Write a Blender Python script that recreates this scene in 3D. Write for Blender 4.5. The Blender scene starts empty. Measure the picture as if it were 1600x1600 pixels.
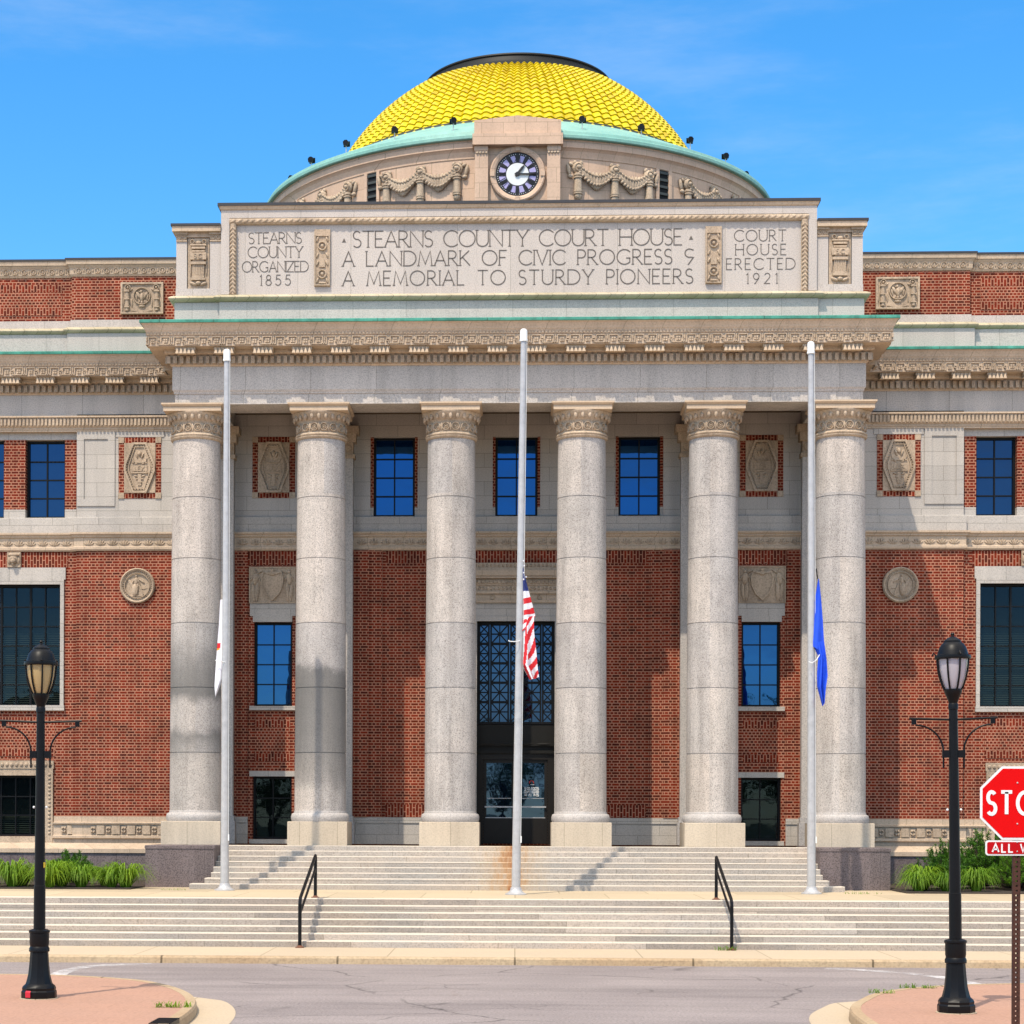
import bpy, bmesh, math, random
from mathutils import Vector, Matrix
R = math.radians
random.seed(7)
scene = bpy.context.scene
COL = scene.collection

# ------------------------------------------------------------------ camera
F = 3038.0 / 1600.0
YAW, ROLL = 0.038, 0.0035
cam_d = bpy.data.cameras.new("camera")
cam = bpy.data.objects.new("camera", cam_d)
COL.objects.link(cam)
cam_d.sensor_width = 36.0
cam_d.lens = 36.0 * F
cam_d.shift_x = 0.0690
cam_d.shift_y = 0.3002
cam_d.clip_start = 0.1
cam_d.clip_end = 5000.0
cam.matrix_world = (Matrix.Translation((0.0, -49.0, 2.66)) @ Matrix.Rotation(YAW, 4, 'Z')
                    @ Matrix.Rotation(R(90), 4, 'X') @ Matrix.Rotation(ROLL, 4, 'Z'))
scene.camera = cam

# ------------------------------------------------------------------ sky and sun
SUN_DIR = Vector((1.94, 3.85, -7.5)).normalized()      # way the light travels
sun_el = math.asin(-SUN_DIR.z)
sun_az = math.atan2(-SUN_DIR.x, -SUN_DIR.y)             # clockwise from +Y
world = bpy.data.worlds.new("World")
scene.world = world
world.use_nodes = True
wn, wl = world.node_tree.nodes, world.node_tree.links
bg = wn["Background"]
sky = wn.new("ShaderNodeTexSky")
sky.sky_type = 'NISHITA'
sky.sun_disc = False
sky.sun_elevation = sun_el
sky.sun_rotation = sun_az
sky.air_density = 1.0
sky.dust_density = 0.3
sky.ozone_density = 3.0
sky.altitude = 300
hsv = wn.new("ShaderNodeHueSaturation")
hsv.inputs["Saturation"].default_value = 1.36
hsv.inputs["Hue"].default_value = 0.497
wl.new(sky.outputs[0], hsv.inputs["Color"])
# bright clouds added out of view as neutral fill; only wisps beyond the building
CLOUD_FILL = 8.2
wtc = wn.new("ShaderNodeTexCoord")
wsp = wn.new("ShaderNodeSeparateXYZ"); wl.new(wtc.outputs["Generated"], wsp.inputs[0])
def wmath(op, a, b=None, c=None):
    n_ = wn.new("ShaderNodeMath"); n_.operation = op
    for k, q in enumerate((a, b, c)):
        if q is None: continue
        if hasattr(q, "is_output"): wl.new(q, n_.inputs[k])
        else: n_.inputs[k].default_value = q
    return n_.outputs[0]
def wstep(v_, lo, hi):
    n_ = wn.new("ShaderNodeMapRange"); n_.interpolation_type = 'SMOOTHSTEP'
    n_.inputs[1].default_value = lo; n_.inputs[2].default_value = hi
    wl.new(v_, n_.inputs[0]); return n_.outputs[0]
side = wstep(wmath('MULTIPLY_ADD', wsp.outputs[1], -0.6, wmath('MULTIPLY', wsp.outputs[2], 0.7)), -0.05, 0.40)
high = wstep(wsp.outputs[2], 0.36, 0.54)
cn = wn.new("ShaderNodeTexNoise"); cn.inputs["Scale"].default_value = 2.6; cn.inputs["Detail"].default_value = 6; cn.inputs["Roughness"].default_value = 0.58
wl.new(wtc.outputs["Generated"], cn.inputs["Vector"])
cover = wmath('MULTIPLY', wstep(cn.outputs["Fac"], 0.36, 0.58), wmath('MULTIPLY', side, high))
wmx = wn.new("ShaderNodeMix"); wmx.data_type = 'RGBA'
wl.new(cover, wmx.inputs[0]); wl.new(hsv.outputs[0], wmx.inputs[6])
wmx.inputs[7].default_value = (CLOUD_FILL, CLOUD_FILL*0.95, CLOUD_FILL*0.87, 1)
wmp = wn.new("ShaderNodeMapping"); wmp.inputs["Scale"].default_value = (1.0, 1.0, 4.5); wl.new(wtc.outputs["Generated"], wmp.inputs[0])
wc2 = wn.new("ShaderNodeTexNoise"); wc2.inputs["Scale"].default_value = 3.2; wc2.inputs["Detail"].default_value = 7; wc2.inputs["Roughness"].default_value = 0.62
wl.new(wmp.outputs[0], wc2.inputs["Vector"])
wisp = wmath('MULTIPLY', wstep(wc2.outputs["Fac"], 0.46, 0.80), wmath('MULTIPLY_ADD', wstep(wsp.outputs[1], 0.1, -0.5), 0.55, 0.25))
wm2 = wn.new("ShaderNodeMix"); wm2.data_type = 'RGBA'
wl.new(wisp, wm2.inputs[0]); wl.new(wmx.outputs[2], wm2.inputs[6]); wm2.inputs[7].default_value = (3.4, 3.7, 4.1, 1)
wl.new(wm2.outputs[2], bg.inputs["Color"])
bg.inputs["Strength"].default_value = 0.15

sun_d = bpy.data.lights.new("sun", 'SUN')
sun_d.energy = 2.5
sun_d.angle = R(0.55)
sun_d.color = (1.0, 0.90, 0.75)
sun = bpy.data.objects.new("sun", sun_d)
COL.objects.link(sun)
sun.rotation_euler = SUN_DIR.to_track_quat('-Z', 'Y').to_euler()
sun.location = (-30, -60, 90)

scene.view_settings.view_transform = 'Standard'
scene.view_settings.look = 'None'
scene.view_settings.exposure = 0.76
scene.view_settings.gamma = 1.0
scene.cycles.max_bounces = 6
scene.cycles.diffuse_bounces = 1
scene.cycles.transparent_max_bounces = 8
scene.cycles.use_denoising = True

# ------------------------------------------------------------------ mesh helpers
class MB:
    def __init__(s):
        s.v = []; s.f = []; s.m = []
    def face(s, pts, m=0):
        i = len(s.v); s.v.extend(pts); s.f.append(tuple(range(i, i + len(pts)))); s.m.append(m)
    def grid(s, rows, closed=False, m=0):
        i0 = len(s.v); n = len(rows[0])
        for r in rows: s.v.extend(r)
        for a in range(len(rows) - 1):
            for b in range(n if closed else n - 1):
                c = (b + 1) % n
                s.f.append((i0 + a*n + b, i0 + a*n + c, i0 + (a+1)*n + c, i0 + (a+1)*n + b)); s.m.append(m)
    def box(s, x0, x1, y0, y1, z0, z1, m=0):
        i = len(s.v)
        s.v += [(x0,y0,z0),(x1,y0,z0),(x1,y1,z0),(x0,y1,z0),(x0,y0,z1),(x1,y0,z1),(x1,y1,z1),(x0,y1,z1)]
        for q in ((0,3,2,1),(4,5,6,7),(0,1,5,4),(1,2,6,5),(2,3,7,6),(3,0,4,7)):
            s.f.append(tuple(i + k for k in q)); s.m.append(m)
    def poly(s, pts, y0, y1, m=0):                       # XZ outline given thickness along Y
        i = len(s.v); n = len(pts)
        s.v += [(x, y0, z) for x, z in pts] + [(x, y1, z) for x, z in pts]
        s.f.append(tuple(i + k for k in range(n))); s.m.append(m)
        s.f.append(tuple(i + n + n - 1 - k for k in range(n))); s.m.append(m)
        for k in range(n):
            q = (k + 1) % n
            s.f.append((i + k, i + n + k, i + n + q, i + q)); s.m.append(m)
    def slab(s, pts, z0, z1, m=0):                       # XY outline given height
        i = len(s.v); n = len(pts)
        s.v += [(x, y, z1) for x, y in pts] + [(x, y, z0) for x, y in pts]
        s.f.append(tuple(i + k for k in range(n))); s.m.append(m)
        for k in range(n):
            q = (k + 1) % n
            s.f.append((i + k, i + n + k, i + n + q, i + q)); s.m.append(m)
    def lathe(s, prof, cx=0, cy=0, cz=0, n=32, a0=0, a1=360, m=0, cap=True):
        full = abs(a1 - a0) >= 360
        k = n if full else n + 1
        rows = []
        for r, z in prof:
            rows.append([(cx + r*math.sin(R(a0 + (a1-a0)*j/n)), cy - r*math.cos(R(a0 + (a1-a0)*j/n)), cz + z) for j in range(k)])
        i0 = len(s.v)
        s.grid(rows, closed=full, m=m)
        if cap and full:
            s.f.append(tuple(i0 + j for j in range(n))); s.m.append(m)
            b = i0 + (len(prof)-1)*n
            s.f.append(tuple(b + n - 1 - j for j in range(n))); s.m.append(m)
    def tube(s, pts, r, n=8, m=0, r1=None):
        pts = [Vector(p) for p in pts]; rows = []
        up = Vector((0.13, 0.21, 0.97)).normalized()
        L = len(pts)
        for k, p in enumerate(pts):
            d = (pts[min(k+1, L-1)] - pts[max(k-1, 0)]).normalized()
            a = d.cross(up)
            if a.length < 1e-3: a = d.cross(Vector((1, 0, 0)))
            a.normalize(); b = d.cross(a)
            rr = r if r1 is None else r + (r1 - r)*k/(L-1)
            rows.append([tuple(p + a*(rr*math.cos(2*math.pi*j/n)) + b*(rr*math.sin(2*math.pi*j/n))) for j in range(n)])
        i0 = len(s.v)
        s.grid(rows, closed=True, m=m)
        s.f.append(tuple(i0 + j for j in range(n))); s.m.append(m)
        b = i0 + (L-1)*n
        s.f.append(tuple(b + n - 1 - j for j in range(n))); s.m.append(m)
    def blob(s, x, y, z, rx, ry, rz, rot=0.0, nu=10, nv=6, m=0):   # ellipsoid, rot in the XZ plane
        rows = []; c, q = math.cos(rot), math.sin(rot)
        for a in range(nv + 1):
            t = math.pi*a/nv
            row = []
            for b in range(nu):
                p = 2*math.pi*b/nu
                ex, ez, ey = rx*math.sin(t)*math.cos(p), rz*math.cos(t), ry*math.sin(t)*math.sin(p)
                row.append((x + ex*c - ez*q, y + ey, z + ex*q + ez*c))
            rows.append(row)
        s.grid(rows, closed=True, m=m)
    def ring(s, x, y, z, r, t, d, n=20, m=0):             # flat ring facing -Y, radius r, band t, proud d
        rows = []
        for k in range(n):
            a = 2*math.pi*k/n; c, q = math.cos(a), math.sin(a)
            rows.append([(x+(r-t)*c, y, z+(r-t)*q), (x+(r-t*.7)*c, y-d, z+(r-t*.7)*q), (x+(r-t*.3)*c, y-d, z+(r-t*.3)*q), (x+r*c, y, z+r*q)])
        rows.append(rows[0]); s.grid(rows, m=m)
    def stroke(s, pts, w, y0, y1, m=0):                    # ribbon along an XZ polyline, mitred
        n = len(pts); L = []; Q = []
        for k in range(n):
            p = Vector(pts[k]); a = Vector(pts[max(k-1, 0)]); b = Vector(pts[min(k+1, n-1)])
            closed = (Vector(pts[0]) - Vector(pts[-1])).length < 1e-6
            if closed and k in (0, n-1): a, b = Vector(pts[n-2]), Vector(pts[1])
            d1 = (p - a); d2 = (b - p)
            d1 = d1.normalized() if d1.length > 1e-9 else d2.normalized()
            d2 = d2.normalized() if d2.length > 1e-9 else d1
            n1 = Vector((-d1.y, d1.x)); n2 = Vector((-d2.y, d2.x))
            mm = (n1 + n2); den = 1 + n1.dot(n2)
            mm = mm / max(den, 0.35)
            L.append(p + mm*w/2); Q.append(p - mm*w/2)
        rows = []
        for k in range(n):
            l, q = L[k], Q[k]
            rows.append([(l.x, y1, l.y), (l.x, y0, l.y), (q.x, y0, q.y), (q.x, y1, q.y)])
        i0 = len(s.v)
        s.grid(rows, m=m)
        s.f.append((i0, i0+1, i0+2, i0+3)); s.m.append(m)
        e = i0 + (n-1)*4
        s.f.append((e+3, e+2, e+1, e)); s.m.append(m)
    def mould(s, path, prof, m=0, caps=True):              # closed profile (offset, z) swept along plan path, outward = right of travel
        n = len(path); P = [Vector(p) for p in path]; rows = []
        for k in range(n):
            d1 = (P[k] - P[k-1]).normalized() if k > 0 else None
            d2 = (P[k+1] - P[k]).normalized() if k < n-1 else None
            if d1 is None: d1 = d2
            if d2 is None: d2 = d1
            n1 = Vector((d1.y, -d1.x)); n2 = Vector((d2.y, -d2.x))
            mm = (n1 + n2) / (1 + n1.dot(n2))
            rows.append([(P[k].x + mm.x*o, P[k].y + mm.y*o, z) for o, z in prof])
        i0 = len(s.v)
        s.grid(rows, closed=True, m=m)
        if caps:
            q = len(prof)
            s.f.append(tuple(i0 + j for j in range(q))); s.m.append(m)
            b = i0 + (n-1)*q
            s.f.append(tuple(b + q - 1 - j for j in range(q))); s.m.append(m)
    def build(s, name, mat, parent=None, smooth=False, angle=35, fix=True):
        me = bpy.data.meshes.new(name)
        me.from_pydata(s.v, [], s.f)
        mats = mat if isinstance(mat, (list, tuple)) else [mat]
        for k in mats: me.materials.append(k)
        if len(mats) > 1: me.polygons.foreach_set("material_index", s.m)
        if fix:
            bm = bmesh.new(); bm.from_mesh(me)
            bmesh.ops.recalc_face_normals(bm, faces=bm.faces)
            bm.to_mesh(me); bm.free()
        if smooth:
            me.polygons.foreach_set("use_smooth", [True]*len(me.polygons))
            me.set_sharp_from_angle(angle=R(angle))
        me.update()
        o = bpy.data.objects.new(name, me)
        COL.objects.link(o)
        if parent is not None: o.parent = parent
        return o

def tag(o, label=None, cat=None, group=None, kind=None):
    if label: o["label"] = label
    if cat: o["category"] = cat
    if group: o["group"] = group
    if kind: o["kind"] = kind
    return o
def empty(name, loc=(0, 0, 0), rz=0.0):
    o = bpy.data.objects.new(name, None); o.empty_display_size = 0.3
    COL.objects.link(o); o.location = loc; o.rotation_euler = (0, 0, rz)
    return o
def copy_tree(o, parent=None):
    c = o.copy(); COL.objects.link(c); c.parent = parent
    for ch in list(o.children): copy_tree(ch, c)
    return c

# ------------------------------------------------------------------ materials
def new_mat(name):
    m = bpy.data.materials.new(name); m.use_nodes = True
    nt = m.node_tree
    return m, nt.nodes, nt.links, nt.nodes["Principled BSDF"]
def N(nodes, typ, **kw):
    n = nodes.new(typ)
    for k, v in kw.items():
        if k.startswith("i_"):
            key = k[2:].replace("_", " ")
            n.inputs[key].default_value = v
        else: setattr(n, k, v)
    return n
def mixc(nodes, links, fac, a, b, blend='MIX'):
    n = nodes.new("ShaderNodeMix"); n.data_type = 'RGBA'; n.blend_type = blend
    for sock, val in ((n.inputs[0], fac), (n.inputs[6], a), (n.inputs[7], b)):
        if hasattr(val, "is_output"): links.new(val, sock)
        elif isinstance(val, (tuple, list)): sock.default_value = (*val[:3], 1)
        else: sock.default_value = val
    return n.outputs[2]
def ramp(nodes, links, src, stops):
    r = nodes.new("ShaderNodeValToRGB")
    e = r.color_ramp.elements
    e.remove(e[1])
    col = lambda c: (c, c, c, 1) if not isinstance(c, (tuple, list)) else (*c[:3], 1)
    e[0].position = stops[0][0]; e[0].color = col(stops[0][1])
    for p, c in stops[1:]: e.new(p).color = col(c)
    links.new(src, r.inputs[0])
    return r.outputs[0]
def coords(nodes, links, mode="obj"):
    tc = nodes.new("ShaderNodeTexCoord")
    return tc.outputs["Object"]
def wallvec(nodes, links, vec, swap=False):
    sp = nodes.new("ShaderNodeSeparateXYZ"); links.new(vec, sp.inputs[0])
    ad = nodes.new("ShaderNodeMath"); ad.operation = 'ADD'
    links.new(sp.outputs[0], ad.inputs[0]); links.new(sp.outputs[1], ad.inputs[1])
    cb = nodes.new("ShaderNodeCombineXYZ")
    a, b = (0, 1) if not swap else (1, 0)
    links.new(ad.outputs[0], cb.inputs[a]); links.new(sp.outputs[2], cb.inputs[b])
    return cb.outputs[0], sp
def noise(nodes, links, vec, scale, detail=3, rough=0.55, dist=0.0):
    n = nodes.new("ShaderNodeTexNoise")
    n.inputs["Scale"].default_value = scale; n.inputs["Detail"].default_value = detail
    n.inputs["Roughness"].default_value = rough; n.inputs["Distortion"].default_value = dist
    links.new(vec, n.inputs["Vector"])
    return n.outputs["Fac"]
def bump(nodes, links, bsdf, h, strength=0.3, dist=0.01):
    b = nodes.new("ShaderNodeBump"); b.inputs["Strength"].default_value = strength
    b.inputs["Distance"].default_value = dist
    links.new(h, b.inputs["Height"]); links.new(b.outputs[0], bsdf.inputs["Normal"])

def stone(name, col, speck=0.25, sscale=45, tint=None, tint_amt=0.5, rough=0.75, joints=None, jcol=None,
          streak=0.25, bands=None, drums=False, rust=None, bstr=0.15, horizontal=False, block_var=0.12, offset=0.5):
    """granite, terracotta, concrete: speckle, slow tint, water streaks, optional block joints, dark bands in z"""
    m, n, l, b = new_mat(name)
    v = coords(n, l)
    base = col
    big = noise(n, l, v, 0.55, 4, 0.6)
    tf = ramp(n, l, big, [(0.35, 0.0), (0.68, 1.0)])
    t2 = tint or tuple(c*0.82 for c in col)
    mm = n.new("ShaderNodeMath"); mm.operation = 'MULTIPLY'; mm.inputs[1].default_value = tint_amt
    l.new(tf, mm.inputs[0])
    c = mixc(n, l, mm.outputs[0], base, t2)
    if speck > 0:
        fine = noise(n, l, v, sscale, 2, 0.7)
        sf = ramp(n, l, fine, [(0.36, 1.0 - speck), (0.5, 1.0), (0.66, 1.0 + speck*0.35)])
        c = mixc(n, l, 1.0, c, sf, 'MULTIPLY')
    if streak > 0:
        mp = n.new("ShaderNodeMapping"); mp.inputs["Scale"].default_value = (2.2, 2.2, 0.16)
        l.new(v, mp.inputs[0])
        st = noise(n, l, mp.outputs[0], 1.3, 4, 0.65)
        sf = ramp(n, l, st, [(0.42, 1.0), (0.72, 1.0 - streak)])
        c = mixc(n, l, 1.0, c, sf, 'MULTIPLY')
    if joints:
        bw, bh, mw = joints
        if horizontal: wv = v
        else: wv, _ = wallvec(n, l, v)
        br = n.new("ShaderNodeTexBrick"); br.offset = offset
        br.inputs["Scale"].default_value = 1.0
        br.inputs["Brick Width"].default_value = bw; br.inputs["Row Height"].default_value = bh
        br.inputs["Mortar Size"].default_value = mw; br.inputs["Mortar Smooth"].default_value = 0.1
        br.inputs["Color1"].default_value = (1 - block_var, 1 - block_var, 1 - block_var, 1)
        br.inputs["Color2"].default_value = (1 + block_var*.6, 1 + block_var*.55, 1 + block_var*.5, 1)
        k = jcol if jcol is not None else 0.55
        br.inputs["Mortar"].default_value = (k, k, k*0.95, 1)
        l.new(wv, br.inputs["Vector"])
        c = mixc(n, l, 1.0, c, br.outputs["Color"], 'MULTIPLY')
    if drums:                                             # each drum of a shaft was cut from its own block
        sp = n.new("ShaderNodeSeparateXYZ"); l.new(v, sp.inputs[0])
        q1 = n.new("ShaderNodeMath"); q1.operation = 'MULTIPLY_ADD'; q1.inputs[1].default_value = 1/1.62; q1.inputs[2].default_value = 0.333; l.new(sp.outputs[2], q1.inputs[0])
        q2 = n.new("ShaderNodeMath"); q2.operation = 'FLOOR'; l.new(q1.outputs[0], q2.inputs[0])
        q3 = n.new("ShaderNodeMath"); q3.operation = 'MULTIPLY_ADD'; q3.inputs[1].default_value = 1/3.2; q3.inputs[2].default_value = 0.5; l.new(sp.outputs[0], q3.inputs[0])
        q4 = n.new("ShaderNodeMath"); q4.operation = 'FLOOR'; l.new(q3.outputs[0], q4.inputs[0])
        cb = n.new("ShaderNodeCombineXYZ"); l.new(q2.outputs[0], cb.inputs[0]); l.new(q4.outputs[0], cb.inputs[1])
        wn_ = n.new("ShaderNodeTexWhiteNoise"); l.new(cb.outputs[0], wn_.inputs["Vector"])
        c = mixc(n, l, 1.0, c, ramp(n, l, wn_.outputs["Value"], [(0.0, (0.86, 0.87, 0.89)), (0.5, (0.98, 0.97, 0.96)), (1.0, (1.04, 1.0, 0.95))]), 'MULTIPLY')
        mo = noise(n, l, v, 1.7, 5, 0.72)
        c = mixc(n, l, 1.0, c, ramp(n, l, mo, [(0.34, 0.86), (0.52, 1.0), (0.7, 1.05)]), 'MULTIPLY')
    if bands:                                             # dark bands by height; column two's paint the flagpole shadow
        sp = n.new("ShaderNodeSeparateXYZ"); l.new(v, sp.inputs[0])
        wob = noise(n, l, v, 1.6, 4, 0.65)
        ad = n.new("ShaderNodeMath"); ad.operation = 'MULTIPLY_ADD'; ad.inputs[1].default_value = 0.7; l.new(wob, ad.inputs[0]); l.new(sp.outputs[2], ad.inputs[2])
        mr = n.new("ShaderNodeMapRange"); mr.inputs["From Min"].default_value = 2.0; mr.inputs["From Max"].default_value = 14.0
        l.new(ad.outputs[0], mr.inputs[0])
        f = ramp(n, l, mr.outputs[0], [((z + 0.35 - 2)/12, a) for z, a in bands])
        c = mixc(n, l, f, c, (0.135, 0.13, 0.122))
    if rust:
        sp = n.new("ShaderNodeSeparateXYZ"); l.new(v, sp.inputs[0])
        mp = n.new("ShaderNodeMapping"); mp.inputs["Scale"].default_value = (2.6, 0.5, 0.35); l.new(v, mp.inputs[0])
        wob = noise(n, l, mp.outputs[0], 2.4, 7, 0.78)
        a1 = n.new("ShaderNodeMath"); a1.operation = 'ADD'; a1.inputs[1].default_value = -rust[0]; l.new(sp.outputs[0], a1.inputs[0])
        a2 = n.new("ShaderNodeMath"); a2.operation = 'ABSOLUTE'; l.new(a1.outputs[0], a2.inputs[0])
        a3 = n.new("ShaderNodeMath"); a3.operation = 'MULTIPLY_ADD'; a3.inputs[1].default_value = -1/rust[1]; l.new(a2.outputs[0], a3.inputs[0]); l.new(wob, a3.inputs[2])
        f = ramp(n, l, a3.outputs[0], [(0.0, 0.0), (0.30, 0.25), (0.50, 0.7), (0.62, 0.9)])
        rc = ramp(n, l, a3.outputs[0], [(0.15, (0.52, 0.36, 0.17)), (0.45, (0.46, 0.22, 0.05)), (0.62, (0.30, 0.09, 0.02))])
        c = mixc(n, l, f, c, rc)
    l.new(c, b.inputs["Base Color"])
    b.inputs["Roughness"].default_value = rough
    b.inputs["Specular IOR Level"].default_value = 0.25
    if bstr > 0:
        bump(n, l, b, noise(n, l, v, sscale*0.7, 3, 0.6), bstr, 0.01)
    return m

def brick(name, swap=False, w=0.205, h=0.0757, english=True):
    m, n, l, b = new_mat(name)
    v = coords(n, l)
    wv, sp = wallvec(n, l, v, swap)
    br = n.new("ShaderNodeTexBrick"); br.offset = 0.5
    if english: br.squash = 0.5; br.squash_frequency = 2
    I = br.inputs
    I["Scale"].default_value = 1.0; I["Brick Width"].default_value = w; I["Row Height"].default_value = h
    I["Mortar Size"].default_value = 0.0125; I["Mortar Smooth"].default_value = 0.15; I["Bias"].default_value = -0.28
    I["Color1"].default_value = (0.20, 0.021, 0.006, 1); I["Color2"].default_value = (0.024, 0.008, 0.005, 1)
    I["Mortar"].default_value = (0.44, 0.20, 0.125, 1)
    l.new(wv, I["Vector"])
    big = noise(n, l, v, 1.5, 6, 0.72)
    f = ramp(n, l, big, [(0.3, 0.66), (0.5, 0.98), (0.7, 1.25)])
    c = mixc(n, l, 1.0, br.outputs["Color"], f, 'MULTIPLY')
    mp = n.new("ShaderNodeMapping"); mp.inputs["Scale"].default_value = (1.1, 1.1, 0.13); l.new(v, mp.inputs[0])
    c = mixc(n, l, 1.0, c, ramp(n, l, noise(n, l, mp.outputs[0], 1.0, 5, 0.7), [(0.40, 1.05), (0.60, 0.92), (0.75, 0.70)]), 'MULTIPLY')
    l.new(c, b.inputs["Base Color"])
    b.inputs["Roughness"].default_value = 0.85; b.inputs["Specular IOR Level"].default_value = 0.2
    inv = n.new("ShaderNodeMath"); inv.operation = 'SUBTRACT'; inv.inputs[0].default_value = 1.0
    l.new(br.outputs["Fac"], inv.inputs[1])
    bump(n, l, b, inv.outputs[0], 0.5, 0.008)
    return m

def plain(name, col, rough=0.5, metal=0.0, var=0.12, scale=8, spec=0.5, bstr=0.0, coat=0.0):
    m, n, l, b = new_mat(name)
    v = coords(n, l)
    f = ramp(n, l, noise(n, l, v, scale, 4, 0.6), [(0.3, 1 - var), (0.7, 1 + var*0.6)])
    l.new(mixc(n, l, 1.0, col, f, 'MULTIPLY'), b.inputs["Base Color"])
    b.inputs["Roughness"].default_value = rough; b.inputs["Metallic"].default_value = metal
    b.inputs["Specular IOR Level"].default_value = spec
    b.inputs["Coat Weight"].default_value = coat
    if bstr: bump(n, l, b, noise(n, l, v, scale*4, 3), bstr, 0.01)
    return m

def glassy(name, ior=1.9, base=(0.004, 0.006, 0.009), trans=0.0, tint=(1, 1, 1)):
    m, n, l, b = new_mat(name)
    b.inputs["Base Color"].default_value = (*base, 1)
    b.inputs["Roughness"].default_value = 0.015
    b.inputs["IOR"].default_value = ior
    b.inputs["Specular Tint"].default_value = (*tint, 1)
    v = coords(n, l)
    bump(n, l, b, noise(n, l, v, 1.3, 2), 0.05, 0.05)
    if trans > 0:
        t = n.new("ShaderNodeBsdfTransparent"); t.inputs[0].default_value = (0.75, 0.85, 0.8, 1)
        mx = n.new("ShaderNodeMixShader"); mx.inputs[0].default_value = trans
        l.new(b.outputs[0], mx.inputs[1]); l.new(t.outputs[0], mx.inputs[2])
        l.new(mx.outputs[0], n["Material Output"].inputs[0])
    return m

def foliage(name, a, b2, transl=0.25, scale=3.0):
    m, n, l, b = new_mat(name)
    v = coords(n, l)
    oi = n.new("ShaderNodeObjectInfo")
    orr = ramp(n, l, oi.outputs["Random"], [(0.0, (0.70, 0.78, 0.75)), (0.5, (1.0, 1.0, 1.0)), (1.0, (1.2, 1.08, 0.8))])
    f = ramp(n, l, noise(n, l, v, scale, 4, 0.7), [(0.3, 0.0), (0.7, 1.0)])
    c = mixc(n, l, f, a, b2)
    c = mixc(n, l, 1.0, c, orr, 'MULTIPLY')
    l.new(c, b.inputs["Base Color"]); b.inputs["Roughness"].default_value = 0.55
    b.inputs["Specular IOR Level"].default_value = 0.3
    t = n.new("ShaderNodeBsdfTranslucent"); l.new(c, t.inputs[0])
    mx = n.new("ShaderNodeMixShader"); mx.inputs[0].default_value = transl
    l.new(b.outputs[0], mx.inputs[1]); l.new(t.outputs[0], mx.inputs[2])
    l.new(mx.outputs[0], n["Material Output"].inputs[0])
    return m

GR = (0.57, 0.51, 0.455)
M_gran = stone("granite", GR, 0.30, 38, tint=(0.51, 0.465, 0.42), joints=(1.64, 40.0, 0.007), block_var=0.08, streak=0.18)
M_gran_col = stone("column_granite", (0.59, 0.525, 0.475), 0.42, 38, tint=(0.49, 0.46, 0.43), streak=0.34, drums=True)
M_gran_c1 = stone("column_granite_banded", (0.59, 0.525, 0.475), 0.42, 38, tint=(0.49, 0.46, 0.43), streak=0.34, drums=True,
                  bands=[(2.0, 0.0), (4.1, 0.2), (4.75, 0.72), (4.95, 0.12), (5.5, 0.08), (5.75, 0.85), (6.4, 0.72), (7.2, 0.16), (9.0, 0.0)])  # darker at set heights of the shaft
M_gran_c2 = stone("column_granite_pole_shadow", (0.59, 0.525, 0.475), 0.42, 38, tint=(0.49, 0.46, 0.43), streak=0.34, drums=True,
                  bands=[(2.9, 0.0), (3.3, 0.05), (3.6, 0.5), (4.4, 0.72), (5.9, 0.85), (6.35, 0.78), (6.5, 0.12), (8.0, 0.0)])  # flagpole's shadow painted into the granite colour
M_insc = stone("inscription_granite", (0.58, 0.51, 0.455), 0.22, 38, tint=(0.53, 0.475, 0.43), joints=(1.33, 40.0, 0.006), jcol=0.62, block_var=0.05, streak=0.10)
M_stonew = stone("wall_granite", (0.54, 0.485, 0.425), 0.2, 38, tint=(0.47, 0.43, 0.395), joints=(1.15, 0.375, 0.006), block_var=0.07, streak=0.12)
M_terra = stone("terracotta_cream", (0.61, 0.465, 0.335), 0.16, 25, tint=(0.51, 0.38, 0.265), joints=(0.95, 40, 0.006), block_var=0.05, streak=0.15)
M_terra_s = stone("terracotta_carved", (0.59, 0.45, 0.32), 0.25, 25, tint=(0.40, 0.29, 0.20), tint_amt=0.7, streak=0.35)
M_torus = stone("terracotta_roll", (0.60, 0.50, 0.35), 0.12, 25, tint=(0.42, 0.35, 0.21), tint_amt=0.7, joints=(0.36, 40, 0.008), jcol=0.45, block_var=0.1, streak=0.2)
M_drum = stone("drum_terracotta", (0.66, 0.46, 0.33), 0.08, 20, tint=(0.61, 0.42, 0.295), joints=(0.62, 0.42, 0.006), jcol=0.6, block_var=0.06, streak=0.12)
M_copper = stone("verdigris_copper", (0.09, 0.36, 0.27), 0.2, 9, tint=(0.035, 0.20, 0.15), tint_amt=0.9, joints=(1.35, 40, 0.008), jcol=0.35, streak=0.3, rough=0.6)
M_copper_l = stone("pale_copper", (0.26, 0.48, 0.41), 0.08, 9, tint=(0.19, 0.41, 0.35), tint_amt=0.8, streak=0.15, rough=0.55)
M_coping = plain("dark_coping_metal", (0.035, 0.032, 0.035), 0.5)
M_dgran = stone("dark_granite", (0.20, 0.155, 0.15), 0.5, 34, tint=(0.14, 0.12, 0.12), joints=(2.4, 40, 0.006), streak=0.25)
M_step = stone("step_granite", (0.47, 0.385, 0.315), 0.28, 34, tint=(0.36, 0.335, 0.31), tint_amt=0.8, joints=(2.9, 0.4, 0.007), jcol=0.6, block_var=0.26, streak=0.1)
M_step_r = stone("step_granite_rusty", (0.48, 0.40, 0.33), 0.28, 34, tint=(0.38, 0.355, 0.325), tint_amt=0.8, joints=(2.9, 0.4, 0.007), jcol=0.6, block_var=0.12, streak=0.1, rust=(-0.1, 2.0))
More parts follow.
